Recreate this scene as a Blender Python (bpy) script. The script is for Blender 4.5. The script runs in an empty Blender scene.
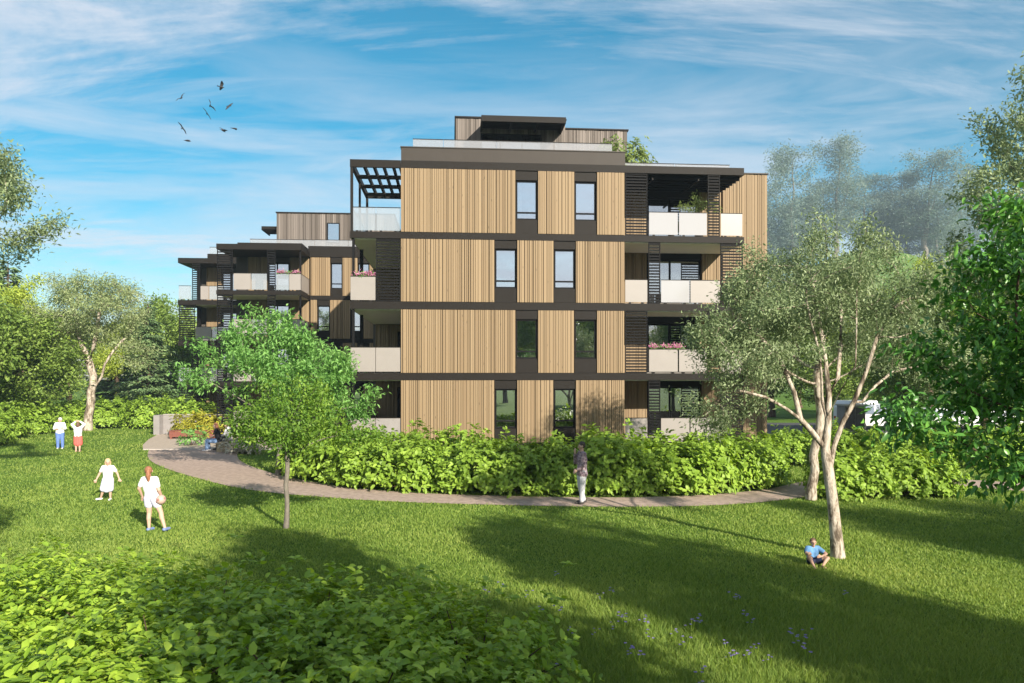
import bpy, bmesh, math, random
import numpy as np
from mathutils import Vector, Matrix

SC = bpy.context.scene
COL = SC.collection
R = math.radians
CAM_H = 3.7

# ------------------------------------------------------------------ helpers
def tag(o, label=None, cat=None, group=None, kind=None):
    if label: o['label'] = label
    if cat: o['category'] = cat
    if group: o['group'] = group
    if kind: o['kind'] = kind
    return o

def empty(name, loc=(0, 0, 0), rz=0.0, label=None, cat=None, group=None):
    o = bpy.data.objects.new(name, None)
    o.empty_display_size = 0.3
    COL.objects.link(o)
    o.location = loc
    o.rotation_euler = (0, 0, rz)
    return tag(o, label, cat, group)

def link_mesh(name, me, mat, parent=None):
    o = bpy.data.objects.new(name, me)
    COL.objects.link(o)
    if mat is not None and not len(me.materials):
        me.materials.append(mat)
    if parent is not None:
        o.parent = parent
    return o

def mesh_np(name, verts, faces, smooth=False):
    """verts (n,3); faces (m,k) all with the same number of corners"""
    me = bpy.data.meshes.new(name)
    verts = np.ascontiguousarray(verts, dtype=np.float32)
    faces = np.ascontiguousarray(faces, dtype=np.int32)
    m, k = faces.shape
    me.vertices.add(len(verts))
    me.vertices.foreach_set('co', verts.ravel())
    me.loops.add(m * k)
    me.loops.foreach_set('vertex_index', faces.ravel())
    me.polygons.add(m)
    me.polygons.foreach_set('loop_start', np.arange(0, m * k, k, dtype=np.int32))
    if smooth:
        me.polygons.foreach_set('use_smooth', np.ones(m, dtype=bool))
    me.update(calc_edges=True)
    return me

class MB:
    """collects boxes / quads / tubes, then links them as one mesh object"""
    def __init__(s):
        s.v = []; s.f = []
    def box(s, x0, x1, y0, y1, z0, z1):
        n = len(s.v)
        s.v += [(x0, y0, z0), (x1, y0, z0), (x1, y1, z0), (x0, y1, z0), (x0, y0, z1), (x1, y0, z1), (x1, y1, z1), (x0, y1, z1)]
        s.f += [tuple(n + i for i in q) for q in ((0, 3, 2, 1), (4, 5, 6, 7), (0, 1, 5, 4), (1, 2, 6, 5), (2, 3, 7, 6), (3, 0, 4, 7))]
        return s
    def prism(s, pts, z0, z1):
        n = len(s.v); k = len(pts)
        s.v += [(p[0], p[1], z0) for p in pts] + [(p[0], p[1], z1) for p in pts]
        s.f += [tuple(n + k - 1 - i for i in range(k)), tuple(n + k + i for i in range(k))]
        s.f += [(n + i, n + (i + 1) % k, n + k + (i + 1) % k, n + k + i) for i in range(k)]
        return s
    def poly(s, pts):
        n = len(s.v); s.v += [tuple(p) for p in pts]; s.f.append(tuple(range(n, n + len(pts)))); return s
    def tube(s, pts, rad, seg=8, caps=True):
        pts = [Vector(p) for p in pts]
        if not isinstance(rad, (list, tuple)): rad = [rad] * len(pts)
        n0 = len(s.v)
        for i, p in enumerate(pts):
            d = (pts[min(i + 1, len(pts) - 1)] - pts[max(i - 1, 0)]).normalized()
            a = Vector((0, 0, 1)) if abs(d.z) < .9 else Vector((1, 0, 0))
            x = d.cross(a).normalized(); y = d.cross(x)
            for k in range(seg):
                t = 2 * math.pi * k / seg
                s.v.append(tuple(p + x * math.cos(t) * rad[i] + y * math.sin(t) * rad[i]))
        for i in range(len(pts) - 1):
            for k in range(seg):
                a = n0 + i * seg + k; b = n0 + i * seg + (k + 1) % seg
                s.f.append((a, b, b + seg, a + seg))
        if caps:
            s.f.append(tuple(n0 + k for k in reversed(range(seg))))
            s.f.append(tuple(n0 + (len(pts) - 1) * seg + k for k in range(seg)))
        return s
    def ball(s, c, r, nu=10, nv=7):
        if not isinstance(r, (list, tuple)): r = (r, r, r)
        n0 = len(s.v)
        s.v.append((c[0], c[1], c[2] - r[2]))
        for j in range(1, nv):
            ph = -math.pi / 2 + math.pi * j / nv
            for i in range(nu):
                t = 2 * math.pi * i / nu
                s.v.append((c[0] + r[0] * math.cos(ph) * math.cos(t), c[1] + r[1] * math.cos(ph) * math.sin(t), c[2] + r[2] * math.sin(ph)))
        s.v.append((c[0], c[1], c[2] + r[2]))
        top = len(s.v) - 1
        for i in range(nu):
            s.f.append((n0, n0 + 1 + (i + 1) % nu, n0 + 1 + i))
            b = n0 + 1 + (nv - 2) * nu
            s.f.append((top, b + i, b + (i + 1) % nu))
            for j in range(nv - 2):
                a = n0 + 1 + j * nu
                s.f.append((a + i, a + (i + 1) % nu, a + nu + (i + 1) % nu, a + nu + i))
        return s
    def cone(s, p0, r0, p1, r1, seg=10):
        """tapered limb with rounded ends"""
        p0 = Vector(p0); p1 = Vector(p1); d = (p1 - p0)
        L = max(d.length, 1e-5); d = d / L
        pts = [p0 - d * r0 * .98]; rr = [r0 * .18]
        for a in (-.75, -.4): pts.append(p0 + d * r0 * a); rr.append(r0 * math.sqrt(1 - a * a))
        pts.append(p0); rr.append(r0); pts.append(p1); rr.append(r1)
        for a in (.4, .75): pts.append(p1 + d * r1 * a); rr.append(r1 * math.sqrt(1 - a * a))
        pts.append(p1 + d * r1 * .98); rr.append(r1 * .18)
        return s.tube(pts, rr, seg)
    def mesh(s, name, smooth=False):
        me = bpy.data.meshes.new(name)
        me.from_pydata(s.v, [], s.f)
        if smooth:
            me.polygons.foreach_set('use_smooth', [True] * len(me.polygons))
        me.update()
        return me
    def build(s, name, mat, parent=None, smooth=False):
        return link_mesh(name, s.mesh(name, smooth), mat, parent)

def kids(o): return [c for c in bpy.data.objects if c.parent == o]

def dup(root, loc, rz=0.0, scale=1.0, label=None, group=None, children=None):
    r = root.copy(); COL.objects.link(r)
    r.location = loc; r.rotation_euler = (0, 0, rz)
    r.scale = scale if isinstance(scale, (tuple, list)) else (scale,) * 3
    if label: r['label'] = label
    if group: r['group'] = group
    for ch in (children if children is not None else root.children):
        c = ch.copy(); COL.objects.link(c); c.parent = r
        for g in ch.children:
            d = g.copy(); COL.objects.link(d); d.parent = c
    return r

# ------------------------------------------------------------------ materials
MATS = {}
def new_mat(name):
    m = bpy.data.materials.new(name); m.use_nodes = True
    nt = m.node_tree; nt.nodes.clear()
    out = nt.nodes.new('ShaderNodeOutputMaterial')
    MATS[name] = m
    return m, nt, out
def N(nt, t, **kw):
    n = nt.nodes.new('ShaderNode' + t)
    for k, v in kw.items():
        if k.startswith('i_'):
            n.inputs[k[2:].replace('_', ' ')].default_value = v
        else:
            setattr(n, k, v)
    return n
def ramp(nt, stops):
    n = nt.nodes.new('ShaderNodeValToRGB')
    el = n.color_ramp.elements
    while len(el) < len(stops): el.new(0.5)
    for e, (p, c) in zip(el, stops):
        e.position = p; e.color = (c[0], c[1], c[2], 1) if not isinstance(c, (int, float)) else (c, c, c, 1)
    return n

def plain(name, col, rough=.6, metal=0.0, var=.12, scale=3.0, bump=0.0, bscale=40, spec=.5):
    m, nt, out = new_mat(name)
    b = N(nt, 'BsdfPrincipled'); b.inputs['Roughness'].default_value = rough; b.inputs['Metallic'].default_value = metal
    b.inputs['Specular IOR Level'].default_value = spec
    tc = N(nt, 'TexCoord')
    nz = N(nt, 'TexNoise', i_Scale=scale, i_Detail=6.0, i_Roughness=.65)
    nt.links.new(tc.outputs['Object'], nz.inputs['Vector'])
    lo = tuple(c * (1 - var) for c in col); hi = tuple(min(1, c * (1 + var)) for c in col)
    rp = ramp(nt, [(.3, lo), (.7, hi)])
    nt.links.new(nz.outputs['Fac'], rp.inputs['Fac'])
    nt.links.new(rp.outputs['Color'], b.inputs['Base Color'])
    if bump:
        n2 = N(nt, 'TexNoise', i_Scale=bscale, i_Detail=5.0)
        nt.links.new(tc.outputs['Object'], n2.inputs['Vector'])
        bp = N(nt, 'Bump', i_Strength=bump, i_Distance=.02)
        nt.links.new(n2.outputs['Fac'], bp.inputs['Height'])
        nt.links.new(bp.outputs['Normal'], b.inputs['Normal'])
    nt.links.new(b.outputs[0], out.inputs['Surface'])
    return m

def wood(name, stops, grain=.25):
    m, nt, out = new_mat(name)
    b = N(nt, 'BsdfPrincipled', i_Roughness=.65); b.inputs['Specular IOR Level'].default_value = .3
    g = N(nt, 'NewGeometry'); tc = N(nt, 'TexCoord')
    mp = N(nt, 'Mapping'); mp.inputs['Scale'].default_value = (9, 9, .55)
    nt.links.new(tc.outputs['Object'], mp.inputs['Vector'])
    wn = N(nt, 'TexWhiteNoise', noise_dimensions='1D')
    nt.links.new(g.outputs['Random Per Island'], wn.inputs['W'])
    add = N(nt, 'VectorMath', operation='MULTIPLY_ADD')
    nt.links.new(wn.outputs['Color'], add.inputs[0]); add.inputs[1].default_value = (20, 20, 20)
    nt.links.new(mp.outputs[0], add.inputs[2])
    nz = N(nt, 'TexNoise', i_Scale=1.3, i_Detail=9.0, i_Roughness=.75, i_Distortion=.8)
    nt.links.new(add.outputs[0], nz.inputs['Vector'])
    rp = ramp(nt, stops)
    mx = N(nt, 'Math', operation='MULTIPLY_ADD'); mx.inputs[1].default_value = grain * 2; mx.inputs[2].default_value = -grain
    nt.links.new(nz.outputs['Fac'], mx.inputs[0])
    ad = N(nt, 'Math', operation='ADD')
    nt.links.new(wn.outputs['Value'], ad.inputs[0]); nt.links.new(mx.outputs[0], ad.inputs[1])
    nt.links.new(ad.outputs[0], rp.inputs['Fac'])
    # a knot here and there
    vo = N(nt, 'TexVoronoi', i_Scale=1.1)
    mp2 = N(nt, 'Mapping'); mp2.inputs['Scale'].default_value = (5, 5, 1.4)
    nt.links.new(tc.outputs['Object'], mp2.inputs['Vector']); nt.links.new(mp2.outputs[0], vo.inputs['Vector'])
    kr = ramp(nt, [(.04, .55), (.12, 1.0)])
    nt.links.new(vo.outputs['Distance'], kr.inputs['Fac'])
    mm = N(nt, 'Mix', data_type='RGBA', blend_type='MULTIPLY'); mm.inputs[0].default_value = 1
    nt.links.new(rp.outputs['Color'], mm.inputs[6]); nt.links.new(kr.outputs['Color'], mm.inputs[7])
    nt.links.new(mm.outputs[2], b.inputs['Base Color'])
    bp = N(nt, 'Bump', i_Strength=.25, i_Distance=.01)
    nt.links.new(nz.outputs['Fac'], bp.inputs['Height']); nt.links.new(bp.outputs['Normal'], b.inputs['Normal'])
    nt.links.new(b.outputs[0], out.inputs['Surface'])
    return m

def leafmat(name, stops, trans=.35, rough=.5, clump=.5, cscale=.9):
    """leaves: colour differs leaf by leaf and clump by clump; part of the light passes through"""
    m, nt, out = new_mat(name)
    g = N(nt, 'NewGeometry'); tc = N(nt, 'TexCoord')
    nz = N(nt, 'TexNoise', i_Scale=cscale, i_Detail=3.0)
    nt.links.new(tc.outputs['Object'], nz.inputs['Vector'])
    ma = N(nt, 'Math', operation='MULTIPLY_ADD'); ma.inputs[1].default_value = 1.6; ma.inputs[2].default_value = -.3
    nt.links.new(nz.outputs['Fac'], ma.inputs[0])
    mx = N(nt, 'Mix', data_type='FLOAT'); mx.inputs[0].default_value = clump
    nt.links.new(g.outputs['Random Per Island'], mx.inputs[2]); nt.links.new(ma.outputs[0], mx.inputs[3])
    rp = ramp(nt, stops)
    nt.links.new(mx.outputs[0], rp.inputs['Fac'])
    b = N(nt, 'BsdfPrincipled', i_Roughness=rough); b.inputs['Specular IOR Level'].default_value = .35
    nt.links.new(rp.outputs['Color'], b.inputs['Base Color'])
    t = N(nt, 'BsdfTranslucent')
    hs = N(nt, 'HueSaturation', i_Hue=.485, i_Saturation=1.1, i_Value=1.25)
    nt.links.new(rp.outputs['Color'], hs.inputs['Color']); nt.links.new(hs.outputs['Color'], t.inputs['Color'])
    ms = N(nt, 'MixShader'); ms.inputs[0].default_value = trans
    nt.links.new(b.outputs[0], ms.inputs[1]); nt.links.new(t.outputs[0], ms.inputs[2])
    nt.links.new(ms.outputs[0], out.inputs['Surface'])
    return m

def barkmat(name, stops, scale=3.0):
    m, nt, out = new_mat(name)
    tc = N(nt, 'TexCoord'); mp = N(nt, 'Mapping'); mp.inputs['Scale'].default_value = (2.2, 2.2, .8)
    nt.links.new(tc.outputs['Object'], mp.inputs['Vector'])
    nz = N(nt, 'TexNoise', i_Scale=scale, i_Detail=8.0, i_Roughness=.7, i_Distortion=.4)
    nt.links.new(mp.outputs[0], nz.inputs['Vector'])
    rp = ramp(nt, stops); nt.links.new(nz.outputs['Fac'], rp.inputs['Fac'])
    b = N(nt, 'BsdfPrincipled', i_Roughness=.85); b.inputs['Specular IOR Level'].default_value = .2
    nt.links.new(rp.outputs['Color'], b.inputs['Base Color'])
    n2 = N(nt, 'TexNoise', i_Scale=scale * 7, i_Detail=6.0); nt.links.new(mp.outputs[0], n2.inputs['Vector'])
    bp = N(nt, 'Bump', i_Strength=.6, i_Distance=.03); nt.links.new(n2.outputs['Fac'], bp.inputs['Height'])
    nt.links.new(bp.outputs['Normal'], b.inputs['Normal'])
    nt.links.new(b.outputs[0], out.inputs['Surface'])
    return m

def glassmat(name, dark, refl, tint=(1, 1, 1)):
    m, nt, out = new_mat(name)
    d = N(nt, 'BsdfTransparent'); d.inputs['Color'].default_value = (*dark, 1)
    gl = N(nt, 'BsdfGlossy', i_Roughness=.015); gl.inputs['Color'].default_value = (*tint, 1)
    lw = N(nt, 'Fresnel', i_IOR=1.5)
    ad = N(nt, 'Math', operation='ADD', use_clamp=True); ad.inputs[1].default_value = refl
    nt.links.new(lw.outputs[0], ad.inputs[0])
    tc = N(nt, 'TexCoord'); nz = N(nt, 'TexNoise', i_Scale=.8, i_Detail=2.0)
    nt.links.new(tc.outputs['Object'], nz.inputs['Vector'])
    bp = N(nt, 'Bump', i_Strength=.03, i_Distance=.02); nt.links.new(nz.outputs['Fac'], bp.inputs['Height'])
    nt.links.new(bp.outputs['Normal'], gl.inputs['Normal'])
    ms = N(nt, 'MixShader'); nt.links.new(ad.outputs[0], ms.inputs[0])
    nt.links.new(d.outputs[0], ms.inputs[1]); nt.links.new(gl.outputs[0], ms.inputs[2])
    nt.links.new(ms.outputs[0], out.inputs['Surface'])
    return m

def frosted(name, col, clear, trans=.35, gloss=.12):
    m, nt, out = new_mat(name)
    d = N(nt, 'BsdfDiffuse'); d.inputs['Color'].default_value = (*col, 1)
    tl = N(nt, 'BsdfTranslucent'); tl.inputs['Color'].default_value = (*col, 1)
    m1 = N(nt, 'MixShader'); m1.inputs[0].default_value = trans
    nt.links.new(d.outputs[0], m1.inputs[1]); nt.links.new(tl.outputs[0], m1.inputs[2])
    tp = N(nt, 'BsdfTransparent')
    m2 = N(nt, 'MixShader'); m2.inputs[0].default_value = clear
    nt.links.new(m1.outputs[0], m2.inputs[1]); nt.links.new(tp.outputs[0], m2.inputs[2])
    gl = N(nt, 'BsdfGlossy', i_Roughness=.04)
    m3 = N(nt, 'MixShader'); m3.inputs[0].default_value = gloss
    nt.links.new(m2.outputs[0], m3.inputs[1]); nt.links.new(gl.outputs[0], m3.inputs[2])
    nt.links.new(m3.outputs[0], out.inputs['Surface'])
    return m

M_WOOD = wood('larch_boards', [(0, (.195, .136, .076)), (.5, (.228, .163, .093)), (1, (.260, .188, .110))])
M_WOODW = wood('weathered_boards', [(0, (.075, .062, .052)), (.5, (.135, .115, .10)), (1, (.22, .19, .17))])
M_DARK = plain('dark_bronze_metal', (.0135, .0115, .0098), .55, .0, .06, 2, spec=.12)
M_DARKL = plain('bronze_metal_parapet', (.040, .034, .029), .55, 0, .06, 2, spec=.2)
M_BLACK = plain('black_metal', (.006, .006, .0065), .6, 0, .1, 3, spec=.1)
M_CORE = plain('taupe_render', (.055, .048, .042), .8, 0, .08, 2)
M_SOFFIT = plain('cream_soffit', (.72, .67, .61), .8, 0, .04, 2)
M_RAIL = plain('taupe_rail_panel', (.255, .235, .22), .35, 0, .04, 1.5)
M_RAILW = frosted('white_frosted_glass', (.50, .50, .52), .10, .3, .10)
M_RAILR = frosted('hazy_roof_glass', (.50, .50, .51), .55, .4, .16)
M_RAILG = frosted('clear_frosted_glass', (.55, .60, .64), .60, .4, .24)
M_GLASS = glassmat('window_glass', (.55, .57, .58), .56, (.92, .95, 1.0))
M_GLASSD = glassmat('loggia_glass', (.6, .62, .63), .34, (.9, .95, 1.0))
M_FROOF = plain('roof_gravel', (.25, .24, .22), .9, 0, .2, 20)
M_PATH = plain('path_gravel', (.37, .285, .235), .95, 0, .28, 5, .5, 90, .2)
M_TERR = plain('terrace_paving', (.40, .335, .27), .9, 0, .12, 5, .3, 60, .2)
M_KERB = plain('pale_stone_edge', (.40, .37, .34), .8, 0, .1, 6)
M_ASPH = plain('asphalt', (.055, .055, .060), .9, 0, .15, 12, .4, 120)
M_CONC = plain('grey_concrete', (.24, .225, .22), .85, 0, .10, 3, .2, 30)
M_LWOOD = wood('pale_timber', [(0, (.36, .29, .18)), (.5, (.45, .37, .24)), (1, (.55, .46, .32))])
M_CURT = plain('linen_blind', (.62, .60, .57), .9, 0, .06, 6)
M_RWOOD = wood('red_timber', [(0, (.16, .055, .04)), (.5, (.22, .08, .055)), (1, (.28, .11, .08))])
M_WHITE = plain('white_paint', (.75, .75, .77), .3, 0, .03, 2)

BK_OLIVE = barkmat('pale_bark', [(.34, (.045, .034, .025)), (.44, (.17, .135, .10)), (.52, (.40, .345, .28)), (.7, (.60, .54, .46))])
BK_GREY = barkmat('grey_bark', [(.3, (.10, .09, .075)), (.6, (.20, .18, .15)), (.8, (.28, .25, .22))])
BK_BROWN = barkmat('brown_bark', [(.3, (.05, .033, .024)), (.6, (.12, .08, .055)), (.8, (.18, .13, .09))])

L_OLIVE = leafmat('olive_leaf', [(0, (0.101, 0.150, 0.064)), (.4, (0.193, 0.264, 0.122)), (.75, (0.317, 0.390, 0.206)), (1, (0.475, 0.538, 0.352))], .3)
L_OLIVEY = leafmat('light_olive_leaf', [(0, (0.139, 0.198, 0.077)), (.45, (0.278, 0.351, 0.152)), (.8, (0.441, 0.504, 0.260)), (1, (0.598, 0.617, 0.396))], .35)
L_MAPLE = leafmat('bright_leaf', [(0, (0.090, 0.212, 0.055)), (.5, (0.193, 0.398, 0.101)), (1, (0.386, 0.621, 0.191))], .4)
L_MAPLED = leafmat('deep_leaf', [(0, (0.062, 0.148, 0.022)), (.5, (0.144, 0.271, 0.036)), (1, (0.310, 0.453, 0.066))], .4)
L_BIG = leafmat('glossy_leaf', [(0, (0.051, 0.150, 0.029)), (.6, (0.112, 0.296, 0.058)), (.93, (0.231, 0.462, 0.081)), (1, (0.567, 0.700, 0.151))], .25, .32, .3)
L_HEDGE = leafmat('hedge_leaf', [(0, (0.110, 0.195, 0.025)), (.5, (0.247, 0.391, 0.048)), (1, (0.454, 0.625, 0.102))], .35)
L_GROUND = leafmat('undergrowth_leaf', [(0, (0.116, 0.228, 0.023)), (.5, (0.280, 0.438, 0.047)), (1, (0.560, 0.700, 0.094))], .35, .45, .45)
L_BG = leafmat('background_leaf', [(0, (0.084, 0.153, 0.028)), (.5, (0.180, 0.279, 0.051)), (1, (0.332, 0.432, 0.105))], .3)
L_BGY = leafmat('yellow_green_leaf', [(0, (0.166, 0.254, 0.032)), (.5, (0.361, 0.458, 0.065)), (1, (0.609, 0.686, 0.116))], .35)
L_FIR = leafmat('fir_leaf', [(0, (0.069, 0.151, 0.069)), (.5, (0.173, 0.277, 0.116)), (1, (0.323, 0.439, 0.185))], .25)
L_YEL = leafmat('yellow_leaf', [(0, (0.200, 0.220, 0.020)), (.5, (0.360, 0.360, 0.035)), (1, (0.500, 0.480, 0.080))], .35)
L_HAZE = leafmat('haze_tinted_leaf', [(0, (0.125, 0.189, 0.150)), (.5, (0.200, 0.270, 0.225)), (1, (0.275, 0.351, 0.300))], .45)  # far hill leaves: extra haze fade painted into the colour
L_LIME = leafmat('lime_leaf', [(0, (0.120, 0.180, 0.050)), (.5, (0.220, 0.300, 0.090)), (1, (0.320, 0.400, 0.140))], .4)
L_PINK = leafmat('pink_petal', [(0, (0.400, 0.100, 0.220)), (.5, (0.550, 0.200, 0.340)), (1, (0.600, 0.380, 0.480))], .3)
L_VIOLET = leafmat('violet_petal', [(0, (0.225, 0.170, 0.450)), (.6, (0.315, 0.252, 0.558)), (1, (0.488, 0.408, 0.700))], .3)
L_CREAM = leafmat('cream_petal', [(0, (0.500, 0.450, 0.300)), (1, (0.600, 0.600, 0.520))], .3)
# ------------------------------------------------------------------ leaves and trees
def nrm(a): return a / np.maximum(np.linalg.norm(a, axis=-1, keepdims=True), 1e-9)

DIAMOND = (np.array([(0, 0, 0), (.45, .5, .10), (1, 0, -.05), (.45, -.5, .10)], float), np.array([(0, 2, 1), (0, 3, 2)]))
LEAF6 = (np.array([(0, 0, 0), (.22, .36, .07), (.62, .40, .06), (1, 0, -.16), (.62, -.40, .06), (.22, -.36, .07), (.4, 0, 0)], float),
         np.array([(0, 6, 1), (1, 6, 2), (2, 6, 3), (0, 5, 6), (5, 4, 6), (4, 3, 6)]))

def leaves_mesh(name, pos, dirs, nor, length, width, tmpl=DIAMOND):
    tv, tf = tmpl
    n = len(pos)
    d = nrm(dirs); z = nrm(nor - d * np.sum(nor * d, axis=1, keepdims=True)); y = np.cross(z, d)
    L = np.broadcast_to(length, (n,))[:, None, None]; W = np.broadcast_to(width, (n,))[:, None, None]
    v = pos[:, None, :] + d[:, None, :] * tv[None, :, 0:1] * L + y[:, None, :] * tv[None, :, 1:2] * W + z[:, None, :] * tv[None, :, 2:3] * L
    f = tf[None] + (np.arange(n) * len(tv))[:, None, None]
    return mesh_np(name, v.reshape(-1, 3), f.reshape(-1, 3))

def colonize(rng, trunk, attr, step, infl, kill, maxit=140, up=.05, limbs=()):
    nodes = [np.array(p, float) for p in trunk]; par = [-1] + list(range(len(trunk) - 1))
    for j, pts in limbs:
        pv = j
        for q in pts:
            nodes.append(np.array(q, float)); par.append(pv); pv = len(nodes) - 1
    P = np.array(nodes); parent = par
    best = np.full(len(attr), 1e9); bi = np.zeros(len(attr), int)
    def upd(lo):
        d = np.linalg.norm(attr[:, None] - P[None, lo:], axis=2)
        j = d.argmin(1); m = d[np.arange(len(attr)), j]
        s = m < best; best[s] = m[s]; bi[s] = j[s] + lo
    alive = np.ones(len(attr), bool)
    upd(0)
    for it in range(maxit):
        act = alive & (best < infl)
        if not act.any():
            if it == 0: act = alive
            else: break
        idx = bi[act]; vec = nrm(attr[act] - P[idx])
        acc = np.zeros_like(P); np.add.at(acc, idx, vec)
        grow = np.unique(idx)
        d = nrm(acc[grow] + rng.normal(0, .12, (len(grow), 3)) + np.array([0, 0, up]))
        newp = P[grow] + d * step
        lo = len(P)
        P = np.vstack([P, newp]); parent = parent + list(grow)
        upd(lo)
        alive &= best > kill
        if len(P) > 9000 or not alive.any(): break
    return P, np.array(parent)

def skeleton_mesh(name, P, par, trunk_r, tip_r=.006, power=2.3, seg_big=10, seg_small=4, min_r=0.0, flare=1.35):
    n = len(P)
    childs = [[] for _ in range(n)]
    for i in range(1, n): childs[par[i]].append(i)
    r = np.zeros(n)
    for i in range(n - 1, -1, -1):
        r[i] = (sum(r[c] ** power for c in childs[i])) ** (1 / power) if childs[i] else tip_r
    k = math.log(trunk_r / tip_r) / max(math.log(r[0] / tip_r), 1e-6)
    r = tip_r * (r / tip_r) ** k
    mb = MB()
    stack = [(0, -1)]
    while stack:
        start, frm = stack.pop()
        chain = [] if frm < 0 else [frm]
        cur = start
        while True:
            chain.append(cur)
            cs = childs[cur]
            if not cs: break
            cs = sorted(cs, key=lambda c: -r[c])
            for c in cs[1:]: stack.append((c, cur))
            cur = cs[0]
        if len(chain) < 2 or r[chain[1]] < min_r: continue
        rr = [float(r[i]) for i in chain]
        if frm >= 0: rr[0] = rr[1]
        else:
            rr[0] *= flare
            if len(rr) > 1: rr[1] *= 1 + (flare - 1) * .3
        seg = seg_big if rr[0] > .05 else (6 if rr[0] > .02 else seg_small)
        mb.tube([P[i] for i in chain], rr, seg, caps=False)
    return mb.mesh(name, smooth=True), r, childs

def sample_lobes(rng, lobes, n, clumps=60, cr=.28):
    """points in a union of ellipsoids, gathered in clumps so that gaps stay open"""
    lobes = np.array(lobes, float)
    vol = lobes[:, 3] * lobes[:, 4] * lobes[:, 5]; p = vol / vol.sum()
    k = rng.choice(len(lobes), clumps, p=p)
    u = nrm(rng.normal(size=(clumps, 3))) * (rng.random((clumps, 1)) ** (1 / 3.5))
    cc = lobes[k, :3] + u * lobes[k, 3:6]
    size = np.mean(lobes[k, 3:6], axis=1, keepdims=True) * cr
    j = rng.integers(0, clumps, n)
    off = nrm(rng.normal(size=(n, 3))) * (rng.random((n, 1)) ** (1 / 2.2))
    return cc[j] + off * size[j] * rng.uniform(.6, 1.35, (clumps, 1))[j]

def tree_meshes(name, seed, trunk, lobes, n_attr=900, step=.22, infl=2.5, kill=.4, trunk_r=.16, n_leaf=20000, leaf=(.09, .035),
                spread=.22, droop=.1, tmpl=DIAMOND, clumps=60, cr=.28, twig_r=.012, up=.05, min_r=0.0, flat=.6, tip_r=.006, limbs=()):
    rng = np.random.default_rng(seed)
    A = sample_lobes(rng, lobes, n_attr, clumps, cr)
    P, par = colonize(rng, trunk, A, step, infl, kill, up=up, limbs=limbs)
    tm, r, ch = skeleton_mesh('trunk', P, par, trunk_r, tip_r=tip_r, min_r=min_r)
    tw = np.where((r < twig_r) & (np.arange(len(P)) >= len(trunk)))[0]
    if len(tw) == 0: tw = np.arange(len(trunk), len(P))
    # keep the leafy twigs to some clumps only: the others stay bare or thin
    dens = rng.random(len(tw)) ** .6
    j = tw[rng.choice(len(tw), n_leaf, p=dens / dens.sum())]
    pos = P[j] + rng.normal(0, spread, (n_leaf, 3)) * np.array([1, 1, .75])
    ax = nrm(P[j] - P[np.maximum(par[j], 0)] + 1e-4)
    dirs = ax * .5 + rng.normal(0, .6, (n_leaf, 3)) + np.array([0, 0, -droop])
    nor = rng.normal(0, flat, (n_leaf, 3)) + np.array([0, 0, 1.0])
    L = leaf[0] * rng.uniform(.6, 1.3, n_leaf); W = leaf[1] * rng.uniform(.7, 1.3, n_leaf)
    cm = leaves_mesh('crown', pos, dirs, nor, L, W, tmpl)
    return tm, cm

def place_tree(name, meshes, bark, leafm, loc, rz=0, scale=1.0, label=None, group=None, cat='tree'):
    t = empty(name, loc, rz, label, cat, group)
    t.scale = scale if isinstance(scale, (tuple, list)) else (scale,) * 3
    link_mesh('trunk', meshes[0], bark, t)
    link_mesh('crown', meshes[1], leafm, t)
    return t

def straight(h, n=6, lean=(0, 0), wob=.04, seed=0):
    rg = random.Random(seed)
    return [(lean[0] * k / n + rg.uniform(-wob, wob) * (k > 0), lean[1] * k / n + rg.uniform(-wob, wob) * (k > 0), h * k / n) for k in range(n + 1)]

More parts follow.
